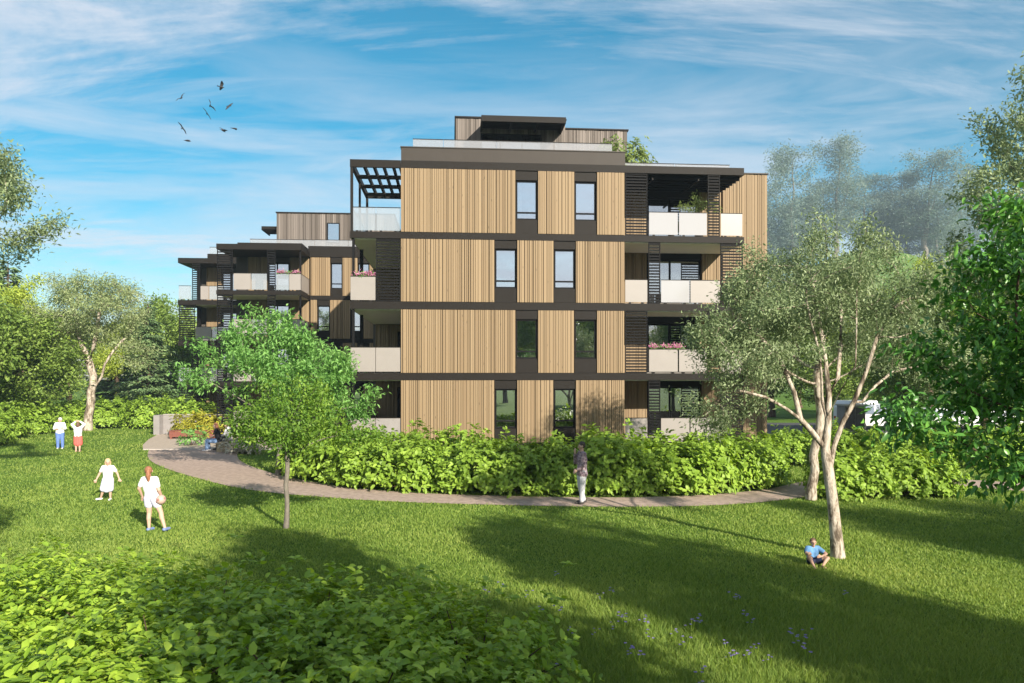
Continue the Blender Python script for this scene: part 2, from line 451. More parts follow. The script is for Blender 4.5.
def shrub_meshes(seed, rx, ry, h, n_ros, leaf=(.12, .06), per=6, tmpl=LEAF6, n_stem=12, low=.08, rough=.2, z_pow=.8):
    """stems from the ground; leaves in rosettes near an uneven outer surface and some inside"""
    rng = np.random.default_rng(seed)
    th = rng.random(n_ros) * 2 * np.pi
    cz = rng.random(n_ros) ** z_pow
    el = np.arcsin(np.clip(cz, 0, 1))
    lump = 1 + rough * (np.sin(th * 3 + seed) * .5 + np.sin(th * 5 + 2.1 * seed + cz * 6) * .5) + rng.normal(0, rough * .45, n_ros)
    inner = np.where(rng.random(n_ros) < .25, rng.uniform(.4, .85, n_ros), rng.uniform(.85, 1.05, n_ros))
    rad = lump * inner
    rr = np.cos(el) ** .55
    c = np.stack([np.cos(th) * rr * rx * rad, np.sin(th) * rr * ry * rad, low * h + (1 - low) * h * np.sin(el) * rad], 1)
    outd = nrm(np.stack([np.cos(th) * np.cos(el) / rx, np.sin(th) * np.cos(el) / ry, (np.sin(el) + .35) / h], 1))
    P = np.repeat(c, per, 0); O = np.repeat(outd, per, 0); n = len(P)
    a = np.tile(np.arange(per) * 2 * np.pi / per, n_ros) + np.repeat(rng.random(n_ros) * 6.28, per)
    e1 = nrm(np.cross(O, np.array([.3, .2, 1.0]) + rng.normal(0, .1, 3))); e2 = np.cross(O, e1)
    d = e1 * np.cos(a)[:, None] + e2 * np.sin(a)[:, None] + O * .45 + np.array([0, 0, -.12]) + rng.normal(0, .22, (n, 3))
    nor = O + rng.normal(0, .35, (n, 3)) + np.array([0, 0, .55])
    P = P + rng.normal(0, leaf[0] * .28, (n, 3))
    P[:, 2] = np.maximum(P[:, 2], .03)
    L = leaf[0] * rng.uniform(.6, 1.3, n); W = leaf[1] * 1.25 * rng.uniform(.7, 1.25, n)
    fm = leaves_mesh('foliage', P, d, nor, L, W, tmpl)
    sm = MB()
    for k in range(n_stem):
        t = c[rng.integers(0, n_ros)]
        b = np.array([t[0] * .15 + rng.normal(0, .05), t[1] * .15 + rng.normal(0, .05), 0])
        m = b * .45 + t * .55 + np.array([0, 0, .08 * h])
        sm.tube([b, m, t], [.016, .011, .005], 5, caps=False)
    return fm, sm.mesh('stem', True)

def place_shrub(name, meshes, leafm, loc, rz=0, scale=1.0, label=None, group=None, cat='shrub', stem=None):
    t = empty(name, loc, rz, label, cat, group)
    t.scale = scale if isinstance(scale, (tuple, list)) else (scale,) * 3
    link_mesh('foliage', meshes[0], leafm, t)
    link_mesh('stem', meshes[1], stem or BK_BROWN, t)
    return t
# ------------------------------------------------------------------ camera, sun, sky
cam = bpy.data.cameras.new('camera'); co = bpy.data.objects.new('camera', cam); COL.objects.link(co)
co.location = (0, 0, CAM_H); co.rotation_euler = (R(90), 0, 0)
cam.sensor_width = 36; cam.lens = 26.37; cam.shift_y = 33.5 / 1024
cam.clip_end = 3000; cam.clip_start = .1
SC.camera = co

SUN_AZ = math.atan2(.52, -.85)        # from +Y towards +X
SUN_EL = R(24.5)
SD = Vector((math.sin(SUN_AZ) * math.cos(SUN_EL), math.cos(SUN_AZ) * math.cos(SUN_EL), math.sin(SUN_EL)))
sl = bpy.data.lights.new('sun', 'SUN'); sl.energy = 5.0; sl.angle = R(.5); sl.color = (1, .905, .765)
so = bpy.data.objects.new('sun', sl); COL.objects.link(so)
so.rotation_euler = SD.to_track_quat('Z', 'Y').to_euler(); so.location = (30, -40, 40)

W = bpy.data.worlds.new('World'); SC.world = W; W.use_nodes = True
nt = W.node_tree; nt.nodes.clear()
wo = nt.nodes.new('ShaderNodeOutputWorld'); bg = nt.nodes.new('ShaderNodeBackground'); bg.inputs['Strength'].default_value = .075
sky = nt.nodes.new('ShaderNodeTexSky'); sky.sky_type = 'NISHITA'; sky.sun_disc = False
sky.sun_elevation = SUN_EL; sky.sun_rotation = SUN_AZ; sky.air_density = 1.0; sky.dust_density = .6; sky.ozone_density = 2.2
tc = N(nt, 'TexCoord'); sp = N(nt, 'SeparateXYZ'); nt.links.new(tc.outputs['Generated'], sp.inputs[0])
zz = N(nt, 'Math', operation='ADD'); zz.inputs[1].default_value = .16
zc = N(nt, 'Math', operation='MAXIMUM'); zc.inputs[1].default_value = 0
nt.links.new(sp.outputs['Z'], zc.inputs[0]); nt.links.new(zc.outputs[0], zz.inputs[0])
dx = N(nt, 'Math', operation='DIVIDE'); dy = N(nt, 'Math', operation='DIVIDE')
nt.links.new(sp.outputs['X'], dx.inputs[0]); nt.links.new(zz.outputs[0], dx.inputs[1])
nt.links.new(sp.outputs['Y'], dy.inputs[0]); nt.links.new(zz.outputs[0], dy.inputs[1])
cb = N(nt, 'CombineXYZ'); nt.links.new(dx.outputs[0], cb.inputs[0]); nt.links.new(dy.outputs[0], cb.inputs[1])
def cloud(rot, scale, loc, nscale, detail, dist, stops, rough=.6):
    mp = N(nt, 'Mapping'); mp.inputs['Rotation'].default_value = (0, 0, R(rot)); mp.inputs['Scale'].default_value = scale; mp.inputs['Location'].default_value = loc
    nt.links.new(cb.outputs[0], mp.inputs['Vector'])
    nz = N(nt, 'TexNoise', i_Scale=nscale, i_Detail=detail, i_Roughness=rough, i_Distortion=dist)
    nt.links.new(mp.outputs[0], nz.inputs['Vector'])
    rp = ramp(nt, stops); nt.links.new(nz.outputs['Fac'], rp.inputs['Fac'])
    return rp
c1 = cloud(14, (.55, 1.0, 1), (3.1, 1.7, 0), 1.0, 12, .8, [(.43, 0.0), (.50, .32), (.56, .70), (.66, 1.0)], .68)
c2 = cloud(-8, (.30, 1.9, 1), (7.4, 3.3, 0), 2.4, 12, 1.4, [(.44, 0.0), (.66, 1.0)], .68)
mxx = N(nt, 'Math', operation='MULTIPLY_ADD'); mxx.inputs[1].default_value = .36
nt.links.new(c2.outputs['Color'], mxx.inputs[0]); nt.links.new(c1.outputs['Color'], mxx.inputs[2])
# more cloud behind the viewer and to the left, less on the right
side = N(nt, 'MapRange'); side.inputs['From Min'].default_value = -.7; side.inputs['From Max'].default_value = .6
side.inputs['To Min'].default_value = 1.0; side.inputs['To Max'].default_value = .70
nt.links.new(sp.outputs['X'], side.inputs['Value'])
back = N(nt, 'MapRange'); back.inputs['From Min'].default_value = .1; back.inputs['From Max'].default_value = -.6; back.inputs['To Min'].default_value = 0; back.inputs['To Max'].default_value = .55
nt.links.new(sp.outputs['Y'], back.inputs['Value'])
ml = N(nt, 'Math', operation='MULTIPLY_ADD', use_clamp=True); nt.links.new(mxx.outputs[0], ml.inputs[0]); nt.links.new(side.outputs[0], ml.inputs[1]); nt.links.new(back.outputs[0], ml.inputs[2])
lc = N(nt, 'CombineXYZ'); lm = N(nt, 'Math', operation='MULTIPLY'); lm.inputs[1].default_value = 7.5
nt.links.new(sp.outputs['Z'], lm.inputs[0]); nt.links.new(sp.outputs['X'], lc.inputs[0]); nt.links.new(lm.outputs[0], lc.inputs[1]); nt.links.new(sp.outputs['Y'], lc.inputs[2])
ln = N(nt, 'TexNoise', i_Scale=1.7, i_Detail=10.0, i_Roughness=.6, i_Distortion=.5); nt.links.new(lc.outputs[0], ln.inputs['Vector'])
lr = ramp(nt, [(.44, 0.0), (.54, .45), (.64, .85)]); nt.links.new(ln.outputs['Fac'], lr.inputs['Fac'])
lk = ramp(nt, [(.0, .3), (.12, 1.0), (.30, .75), (.42, 0.0)]); nt.links.new(sp.outputs['Z'], lk.inputs['Fac'])
lx = N(nt, 'Math', operation='MULTIPLY'); nt.links.new(lr.outputs[0], lx.inputs[0]); nt.links.new(lk.outputs[0], lx.inputs[1])
la = N(nt, 'Math', operation='MAXIMUM'); nt.links.new(lx.outputs[0], la.inputs[0]); nt.links.new(ml.outputs[0], la.inputs[1]); ml = la
mf = N(nt, 'Math', operation='MULTIPLY'); mf.inputs[1].default_value = .85; nt.links.new(ml.outputs[0], mf.inputs[0])
grd = N(nt, 'HueSaturation', i_Hue=.474, i_Saturation=1.6, i_Value=.86); nt.links.new(sky.outputs[0], grd.inputs['Color'])
mix = N(nt, 'Mix', data_type='RGBA'); nt.links.new(mf.outputs[0], mix.inputs[0])
nt.links.new(grd.outputs[0], mix.inputs[6]); mix.inputs[7].default_value = (5.0, 5.1, 5.6, 1)
nt.links.new(mix.outputs[2], bg.inputs['Color']); nt.links.new(bg.outputs[0], wo.inputs['Surface'])
SC.view_settings.view_transform = 'Standard'; SC.view_settings.look = 'None'
SC.view_settings.exposure = 1.15; SC.view_settings.gamma = 1
SC.cycles.use_denoising = True
SC.cycles.max_bounces = 7; SC.cycles.transparent_max_bounces = 12; SC.cycles.diffuse_bounces = 3; SC.cycles.glossy_bounces = 3
SC.cycles.transmission_bounces = 4; SC.cycles.sample_clamp_indirect = 6
SC.cycles.use_adaptive_sampling = True

# ------------------------------------------------------------------ ground, path, terrace
m, gnt, gout = new_mat('lawn_soil')
gtc = N(gnt, 'TexCoord')
gn1 = N(gnt, 'TexNoise', i_Scale=.35, i_Detail=5.0); gn2 = N(gnt, 'TexNoise', i_Scale=14.0, i_Detail=6.0, i_Roughness=.75)
gnt.links.new(gtc.outputs['Object'], gn1.inputs['Vector']); gnt.links.new(gtc.outputs['Object'], gn2.inputs['Vector'])
r1 = ramp(gnt, [(.3, (.075, .15, .018)), (.7, (.14, .24, .032))]); r2 = ramp(gnt, [(.25, .45), (.75, 1.25)])
gnt.links.new(gn1.outputs['Fac'], r1.inputs['Fac']); gnt.links.new(gn2.outputs['Fac'], r2.inputs['Fac'])
gm = N(gnt, 'Mix', data_type='RGBA', blend_type='MULTIPLY'); gm.inputs[0].default_value = 1
gnt.links.new(r1.outputs['Color'], gm.inputs[6]); gnt.links.new(r2.outputs['Color'], gm.inputs[7])
gb = N(gnt, 'BsdfPrincipled', i_Roughness=.95); gb.inputs['Specular IOR Level'].default_value = .1
gnt.links.new(gm.outputs[2], gb.inputs['Base Color'])
gbp = N(gnt, 'Bump', i_Strength=1.0, i_Distance=.06); gnt.links.new(gn2.outputs['Fac'], gbp.inputs['Height'])
gnt.links.new(gbp.outputs['Normal'], gb.inputs['Normal']); gnt.links.new(gb.outputs[0], gout.inputs['Surface'])
M_LAWN = m
tag(MB().poly([(-470, -470, 0), (470, -470, 0), (470, 470, 0), (-470, 470, 0)]).build('ground', M_LAWN), kind='structure')

def spline(pts, n=8):
    out = []
    P = [pts[0]] + list(pts) + [pts[-1]]
    for i in range(1, len(P) - 2):
        for k in range(n):
            t = k / n; a, b, c, d = P[i - 1], P[i], P[i + 1], P[i + 2]
            out.append(tuple(.5 * (2 * b[j] + (c[j] - a[j]) * t + (2 * a[j] - 5 * b[j] + 4 * c[j] - d[j]) * t * t + (3 * b[j] - a[j] - 3 * c[j] + d[j]) * t ** 3) for j in (0, 1)))
    out.append(tuple(pts[-1])); return out
PATH_LO = spline([(-18.0, 37.2), (-16.2, 33.4), (-14.1, 30.2), (-11.2, 26.8), (-8.4, 24.1), (-5.5, 22.6), (-2.66, 21.7), (2, 21.05), (5.5, 21.2), (8.4, 22.4), (11, 24.5), (13.6, 25.4), (16.3, 23.8), (19.5, 21.2), (24, 17.5)])
PATH_HI = spline([(-13.4, 37.2), (-12.6, 34.4), (-11.2, 31.4), (-9.0, 28.2), (-6.8, 25.8), (-4.6, 24.2), (-2.3, 23.3), (2, 22.65), (5.2, 22.9), (8.0, 24.1), (10.6, 26.3), (13.9, 27.3), (17.4, 25.6), (20.8, 22.8), (25, 19.2)])
def strip(lo, hi, z):
    n = len(lo); v = [(x, y, z) for x, y in lo] + [(x, y, z) for x, y in hi]
    f = [(i, i + 1, n + i + 1, n + i) for i in range(n - 1)]
    mb = MB(); mb.v = v; mb.f = f; return mb
tag(strip(PATH_LO, PATH_HI, .012).build('path', M_PATH), kind='structure')
TERR = [(-18.2, 37.0), (-11.8, 37.0), (-11.4, 43.0), (-14.6, 46.6), (-22.0, 46.6), (-20.9, 43.2), (-19.5, 39.6)]
tag(MB().poly([(x, y, .016) for x, y in TERR]).build('terrace', M_TERR), kind='structure')
tag(MB().prism([(-18.2, 37.0), (-11.8, 37.0), (-11.8, 37.09), (-18.25, 37.09)], 0, .05).build('terrace_kerb', M_KERB), kind='structure')
tag(MB().poly([(14, 47, .010), (75, 47, .010), (75, 58, .010), (14, 58, .010)]).build('parking_road', M_ASPH), kind='structure')

hv = []; hf = []
NR, NA = 14, 40
for i in range(NR + 1):
    q = i / NR
    for k in range(NA):
        a = 2 * math.pi * k / NA; rr = 115 * q * (1 + .10 * math.sin(3 * a + 1) + .06 * math.sin(7 * a))
        hv.append((162 + rr * math.cos(a), 340 + rr * math.sin(a), 60 * (.5 + .5 * math.cos(math.pi * q)) - .05))
for i in range(NR):
    for k in range(NA):
        a = i * NA + k; b = i * NA + (k + 1) % NA; hf.append((a, a + NA, b + NA, b))
mb = MB(); mb.v = hv; mb.f = hf
tag(mb.build('hill', M_LAWN, None, True), kind='structure')
def hill_z(x, y):
    q = min(1, math.hypot(x - 162, y - 340) / 115); return 60 * (.5 + .5 * math.cos(math.pi * q)) - .3
hm, hnt, hout = new_mat('haze_air')
pv = hnt.nodes.new('ShaderNodeVolumePrincipled'); pv.inputs['Density'].default_value = .0005; pv.inputs['Color'].default_value = (.66, .84, 1.0, 1); pv.inputs['Anisotropy'].default_value = .1
hnt.links.new(pv.outputs[0], hout.inputs['Volume'])
tag(MB().box(-471, 471, -471, 471, -1, 116).build('haze', hm), 'thin pale blue air over the whole place', 'haze', kind='stuff')

# ------------------------------------------------------------------ buildings
TH = math.atan(.08)
def boards(u0, u1, z0, z1, vf, vb, seed):
    rg = random.Random(seed); mb = MB(); u = u0
    while u < u1 - .02:
        w = rg.choice((.06, .085, .085, .11, .15))
        if u1 - u - w < .06: w = u1 - u
        d = rg.choice((0, 0, .006, .012, .018))
        g_ = rg.choice((.012, .012, .016, .026)); mb.box(u + .002, u + w - g_, vf + d, vb - .1, z0, z1)
        u += w
    mb.box(u0 + .003, u1 - .003, vb - .099, vb, z0, z1)
    return mb

class Bld:
    def __init__(s, name, loc, label, group):
        s.root = empty(name, loc, TH, label, 'building', group); s.seed = abs(hash(loc)) % 1000 if False else int(loc[1] * 10)
    def part(s, name, mat, *boxes, parent=None, smooth=False):
        for b in boxes: o = MB().box(*b).build(name, mat, parent or s.root, smooth)
        return o
    def wood(s, u0, u1, z0, z1, vf=-.04, vb=.34, mat=None):
        s.seed += 1
        return boards(u0, u1, z0 + .012, z1 - .012, vf, vb, s.seed).build('wood_panel', mat or M_WOOD, s.root)
    def window(s, u0, u1, z0, z1, v, transom=None, mull=(), t=.055, glass=None, frame=None):
        f = MB(); dep = .08
        f.box(u0, u0 + t, v, v + dep, z0, z1).box(u1 - t, u1, v, v + dep, z0, z1)
        f.box(u0 + t, u1 - t, v, v + dep, z0, z0 + t).box(u0 + t, u1 - t, v, v + dep, z1 - t, z1)
        xs = [u0 + t] + [q for m_ in mull for q in (m_ - t * .6, m_ + t * .6)] + [u1 - t]
        for m_ in mull: f.box(m_ - t * .6, m_ + t * .6, v + .003, v + dep - .003, z0 + t, z1 - t)
        zs = [z0 + t, z1 - t]
        if transom:
            f.box(u0 + t, u1 - t, v + .004, v + dep - .004, transom, transom + t * 1.1) if not mull else None
            zs = [z0 + t, transom, transom + t * 1.1, z1 - t] if not mull else zs
        w = f.build('window', frame or M_BLACK, s.root)
        for i in range(0, len(xs), 2):
            for j in range(0, len(zs), 2):
                MB().box(xs[i] - .01, xs[i + 1] + .01, v + .035, v + .05, zs[j] - .01, zs[j + 1] + .01).build('pane', glass or M_GLASS, w)
        return w
    def louver(s, u0, u1, z0, z1, v=.02, pitch=.125):
        mb = MB()
        mb.box(u0, u0 + .035, v, v + .06, z0, z1).box(u1 - .035, u1, v, v + .06, z0, z1)
        mb.box(u0 + .035, u1 - .035, v + .002, v + .058, z0, z0 + .05).box(u0 + .035, u1 - .035, v + .002, v + .058, z1 - .05, z1)
        z = z0 + .1
        while z < z1 - .08:
            mb.box(u0 + .03, u1 - .03, v + .012, v + .045, z, z + pitch * .52); z += pitch
        return mb.build('louver_screen', M_BLACK, s.root)
    def rail(s, u0, u1, z, h, v, mat, gap=.06):
        p = MB().box(u0, u1, v, v + .03, z + gap, z + h).build('railing', mat, s.root)
        f = MB()
        for q in (u0 + .15, u1 - .25): f.box(q, q + .1, v + .003, v + .027, z, z + gap + .005)
        f.box(u0 - .005, u1 + .005, v - .006, v + .036, z + h, z + h + .03)
        f.build('rail_fixing', M_DARK, p)
        return p
    def siderail(s, u, v0, v1, z, h, mat):
        p = MB().box(u, u + .03, v0, v1, z + .06, z + h).build('railing', mat, s.root)
        MB().box(u - .005, u + .035, v0, v1, z + h, z + h + .03).build('rail_fixing', M_DARK, p)
        return p

A = Bld('apartment_building', (-4.588, 31.0, 0), 'nearest apartment block, wide facade of vertical larch boards with dark floor bands and rooftop pergola', 'timber clad apartment blocks')
SL = [(12.26, 12.57), (9.34, 9.61), (6.42, 6.73), (3.49, 3.78), (.56, .86)]     # roof, 3rd, 2nd, 1st, ground
A.part('wall', M_CORE, (.05, 9.36, .36, 12, 0, 12.2), (9.36, 16.66, 2.93, 12, 0, 12.98))
A.part('wall', M_CORE, (-2.05, .04, 8.85, 9.1, 0, 9.3))
A.part('slab', M_DARK, (.0, 14.58, -.02, 11.9, *SL[0]))
for k in range(1, 5): A.part('slab', M_DARK, (-2.08, 14.58, -.02, 9.2, *SL[k]))
for k in (2, 3, 4):
    zt = SL[k - 1][0]
    A.part('soffit', M_SOFFIT, (-2.03, .0, .06, 8.8, zt - .035, zt + .01))
    A.part('soffit', M_SOFFIT, (9.42, 14.54, .06, 2.6, zt - .035, zt + .01))
for k in range(1, 5): A.part('bounce_floor', M_KERB, (9.44, 14.5, .10, 2.6, SL[k][1], SL[k][1] + .02), (-1.98, -.03, .16, 8.5, SL[k][1], SL[k][1] + .02))  # pale floor sheets added to bounce light up onto the soffits
A.part('base_wall', M_BLACK, (-2.0, 14.4, .15, 9.0, 0, .57))
# roof: parapet, railings, penthouse, pergolas
A.part('parapet', M_DARKL, (0, 9.42, .06, 11.5, 12.575, 13.13), (-.03, 9.45, .03, 11.53, 13.13, 13.17))
for a, b in ((.44, 1.72), (1.74, 4.0), (4.02, 6.5), (6.52, 9.06)): A.rail(a, b, 13.17, .60, 1.0, M_RAILR, .03)
for a, b in ((9.6, 11.9), (11.93, 14.4)): A.rail(a, b, 12.575, .44, 1.2, M_RAILR, .03)
A.wood(2.27, 7.32, 13.17, 15.42, 3.0, 3.3, M_WOODW); A.wood(7.33, 10.5, 13.17, 15.42, 4.2, 4.5, M_WOODW)
A.part('penthouse_wall', M_CORE, (2.29, 7.3, 3.28, 9, 13.15, 15.40), (7.3, 10.48, 4.48, 9, 12.9, 15.40))
A.part('roof_cap', M_DARK, (2.22, 7.36, 2.95, 9.1, 15.42, 15.49), (7.37, 10.55, 4.15, 9.05, 15.42, 15.485))
A.window(3.4, 6.2, 13.2, 14.72, 2.93, mull=(4.3, 5.3), glass=M_GLASSD)
pg = MB().box(3.38, 7.11, 1.5, 1.56, 14.80, 15.06).box(3.38, 3.46, 1.56, 2.99, 14.80, 15.06).box(7.03, 7.11, 1.56, 2.99, 14.80, 15.06)
for q in (4.7, 5.85): pg.box(q, q + .08, 1.56, 2.99, 14.82, 15.02)
for k in range(7): pg.box(3.46, 7.03, 1.66 + k * .18, 1.72 + k * .18, 14.90, 15.04)
pg.box(3.45, 7.04, 1.55, 2.98, 15.045, 15.07)
pg.build('pergola', M_DARK, A.root)
pg = MB().box(-2.08, -.01, -.02, .10, 12.26, 12.57).box(-2.08, -1.96, .10, 5.75, 12.30, 12.55).box(-1.96, -.01, 5.60, 5.75, 12.30, 12.55)
for q in (-1.58, -1.18, -.78, -.38, -.10): pg.box(q, q + .09, .10, 5.6, 12.30, 12.50)
for q in (1.35, 3.0, 4.5): pg.box(-1.96, -.01, q, q + .55, 12.255, 12.30)
for q in (0.0, 5.62): pg.box(-2.07, -1.96, q + .01, q + .12, 9.61, 12.27)
pg.box(-2.06, -1.97, 2.7, 2.82, 9.61, 12.3)
pg.build('pergola', M_DARK, A.root)
for lv in (2, 3, 4):
    A.part('post', M_BLACK, (-2.0, -1.86, 2.65, 2.79, SL[lv][1], SL[lv - 1][0]))
    A.part('post', M_BLACK, (-2.0, -1.90, .05, .15, SL[lv][1], SL[lv - 1][0]))
# front facade
for lv in range(4):
    z0 = SL[lv + 1][1]; z1 = SL[lv][0]
    if lv in (0, 2): pans, wins = ((0, 4.75), (5.70, 7.24), (8.20, 9.38)), ((4.76, 5.69), (7.25, 8.19))
    else: pans, wins = ((0, 3.87), (4.82, 6.36), (7.30, 9.38)), ((3.88, 4.81), (6.37, 7.29))
    for a, b in pans: A.wood(a, b, z0, z1)
    for a, b in wins:
        A.part('infill_panel', M_DARK, (a + .005, b - .005, .035, .335, z0 + .012, z0 + .60), (a + .005, b - .005, .035, .335, z0 + 2.26, z1 - .012))
        w = A.window(a + .02, b - .02, z0 + .61, z0 + 2.25, .12, transom=z0 + .88, t=.06)
        j = (lv * 2 + int(a > 5.9)) % 8
        if j in (6, 2, 7): MB().box(a + .07, b - .07, .225, .235, z0 + (1.25 if j == 6 else 1.45), z0 + 2.2).build('blind', M_CURT, w)
        if j in (7, 5, 0): MB().tube([(a + .08, .28, z0 + .66), (a + .08, .28, z0 + 2.2)], .03, 6).tube([(a + .16, .27, z0 + .66), (a + .16, .28, z0 + 2.2)], .035, 6).tube([(a + .25, .28, z0 + .66), (a + .23, .28, z0 + 2.2)], .03, 6).build('curtain', M_CURT, w)
# right hand loggias
for lv in range(4):
    z0 = SL[lv + 1][1]; z1 = SL[lv][0]
    rm2 = M_RAILW if lv < 2 else M_RAIL
    if lv in (0, 2):
        A.louver(9.42, 10.37, z0 + .01, z1 - .01)
        A.rail(10.45, 11.69, z0, 1.0, .03, rm2); A.rail(11.75, 12.96, z0, 1.0, .03, rm2)
        A.louver(13.0, 13.53, z0 + .01, z1 - .01)
        A.rail(13.58, 14.52, z0, 1.0, .03, M_RAIL)
        A.window(11.1, 13.45, z0 + .04, z0 + 2.28, 2.78, mull=(12.13,), t=.07, glass=M_GLASSD)
        A.wood(9.45, 11.05, z0, z1, 2.62, 2.92); A.wood(13.5, 14.55, z0, z1, 2.62, 2.92)
        A.part('header_panel', M_DARK, (11.06, 13.49, 2.72, 2.92, z0 + 2.29, z1))
    else:
        A.rail(9.42, 10.37, z0, 1.0, .03, M_RAIL)
        A.louver(10.42, 10.93, z0 + .01, z1 - .01)
        A.rail(10.97, 12.2, z0, 1.0, .03, rm2); A.rail(12.25, 13.53, z0, 1.0, .03, M_RAIL)
        A.louver(13.56, 14.55, z0 + .01, z1 - .01)
        A.window(11.1, 13.6, z0 + .04, z0 + 2.3, 2.78, mull=(12.16,), t=.07, glass=M_GLASSD)
        A.wood(9.45, 11.05, z0, z1, 2.62, 2.92); A.wood(13.65, 14.55, z0, z1, 2.62, 2.92)
        A.part('header_panel', M_DARK, (11.06, 13.64, 2.72, 2.92, z0 + 2.31, z1))
for k in range(6): A.part('roof_beam', M_BLACK, (9.45, 14.5, .3 + k * .4, .38 + k * .4, 12.1, 12.255))
for q in (10.6, 12.6): A.part('roof_beam', M_DARK, (q, q + .06, .12, 2.6, 12.02, 12.098))
A.wood(14.6, 16.72, .3, 13.02, 2.55, 2.92)
A.part('wall_cap', M_DARKL, (14.57, 16.76, 2.5, 3.2, 13.02, 13.07))
# left hand loggias
A.wood(-1.9, .02, 6.75, 9.3, 8.55, 8.84); A.wood(-1.9, .02, 3.8, 6.38, 8.55, 8.84); A.wood(-1.9, .02, .88, 3.45, 8.55, 8.84)
z0 = SL[1][1]; A.rail(-2.0, -1.04, z0, 1.0, .06, M_RAILG); A.rail(-1.02, -.03, z0, 1.0, .06, M_RAILG); A.siderail(-2.04, .16, 5.6, z0, 1.0, M_RAILG)
z0 = SL[2][1]; A.louver(-1.02, -.02, z0 + .01, SL[1][0] - .01); A.rail(-2.06, -1.05, z0, 1.02, .03, M_RAIL); A.siderail(-2.06, .16, 8.5, z0, 1.0, M_RAIL)
for lv in (3, 4):
    z0 = SL[lv][1]
    A.rail(-2.06, -1.05, z0, 1.05, .03, M_RAIL); A.rail(-1.03, -.02, z0, 1.05, .03, M_RAIL if lv == 3 else M_CONC)
    A.siderail(-2.06, .16, 8.5, z0, 1.0, M_RAIL)
    b = A.louver(-.05, -.02, z0, z0 + 2.5, 8.2) if False else None
    A.part('door_frame', M_BLACK, (-.75, -.0, 8.45, 8.54, z0, z0 + 2.2))

Bq = Bld('apartment_building', (-12.972, 47.0, 0), 'middle apartment block set back behind the round tree, with projecting dark balconies and flower box', 'timber clad apartment blocks')
SB = [(11.08, 11.40), (8.42, 8.67), (5.73, 5.98), (3.03, 3.28), (.33, .58)]
Bq.part('wall', M_CORE, (-4.3, 9.0, .36, 9, 0, 11.1))
Bq.part('slab', M_DARK, (.2, 9.0, -.02, 9, 11.10, 11.79)); Bq.part('slab', M_DARK, (-4.58, .3, -2.72, .4, *SB[0])); Bq.part('slab', M_DARK, (-3.6, .19, -1.9, 9.0, 11.41, 11.62))
for k in range(1, 5):
    Bq.part('slab', M_DARK, (.31, 9.0, -.02, .5, *SB[k])); Bq.part('slab', M_DARK, (-4.58, .3, -2.72, .5, *SB[k]))
    if k < 4: Bq.part('soffit', M_SOFFIT, (-4.4, .22, -2.6, 0, SB[k][0] - .03, SB[k][0] + .01))
for lv in range(4):
    z0 = SB[lv + 1][1]; z1 = SB[lv][0] if lv else 11.08
    if lv in (0, 2): pans, wins = ((.35, 1.56), (2.33, 3.25), (4.0, 6.2)), ((1.57, 2.32), (3.26, 3.99))
    else: pans, wins = ((.35, .74), (1.55, 2.80), (3.55, 6.2)), ((.75, 1.54), (2.81, 3.54))
    for a, b in pans: Bq.wood(a, b, z0, z1)
    for a, b in wins:
        Bq.part('infill_panel', M_DARK, (a + .005, b - .005, .035, .335, z0 + .012, z0 + .45), (a + .005, b - .005, .035, .335, z0 + 2.08, z1 - .012))
        Bq.window(a + .02, b - .02, z0 + .46, z0 + 2.07, .12, transom=z0 + .74, t=.06)
    zb = SB[lv][0]
    Bq.wood(-3.5, -2.35, z0, zb, .06, .35); Bq.wood(-.95, .25, z0, zb, .06, .35)
    Bq.window(-2.3, -1.0, z0 + .04, z0 + 2.1, .22, mull=(-1.75,), t=.07)
    Bq.louver(-4.55, -3.65, z0 + .01, zb - .01, -2.68, .14); Bq.louver(-1.66, -1.2, z0 + .01, zb - .01, -2.68, .14)
    Bq.rail(-3.6, -2.62, z0, 1.0, -2.67, M_RAIL); Bq.rail(-2.58, -1.7, z0, 1.0, -2.67, M_RAILG)
    Bq.rail(-1.15, -.42, z0, 1.0, -2.67, M_RAILG); Bq.rail(-.40, .24, z0, 1.0, -2.67, M_RAIL); Bq.siderail(.24, -2.6, -.1, z0, 1.0, M_RAIL)
    Bq.part('post', M_BLACK, (.16, .27, -2.55, -2.44, z0, zb)); Bq.part('post', M_BLACK, (-4.5, -4.4, -.2, -.1, z0, zb))
Bq.wood(-2.2, 5.4, 11.8, 14.25, 2.0, 2.3, M_WOODW); Bq.part('penthouse_wall', M_CORE, (-2.15, 5.35, 2.29, 8.5, 11.6, 14.22)); Bq.part('roof_cap', M_DARK, (-2.25, 5.45, 1.95, 8.6, 14.25, 14.32))
Bq.window(1.05, 1.85, 12.35, 13.65, 1.93)
for a, b in ((-3.5, -1.6), (-1.58, .5), (.52, 2.6), (2.62, 5.0)): Bq.rail(a, b, 11.625 if a < .1 else 11.79, .62 if a < .1 else .47, .5, M_RAILR, .03)
pg = MB().box(-3.2, -2.27, 2.4, 2.46, 13.25, 13.45)
for k in range(5): pg.box(-3.2, -2.27, 2.7 + k * .35, 2.78 + k * .35, 13.25, 13.42)
pg.box(-3.26, -3.2, 2.4, 4.5, 13.2, 13.45).build('pergola', M_DARK, Bq.root)

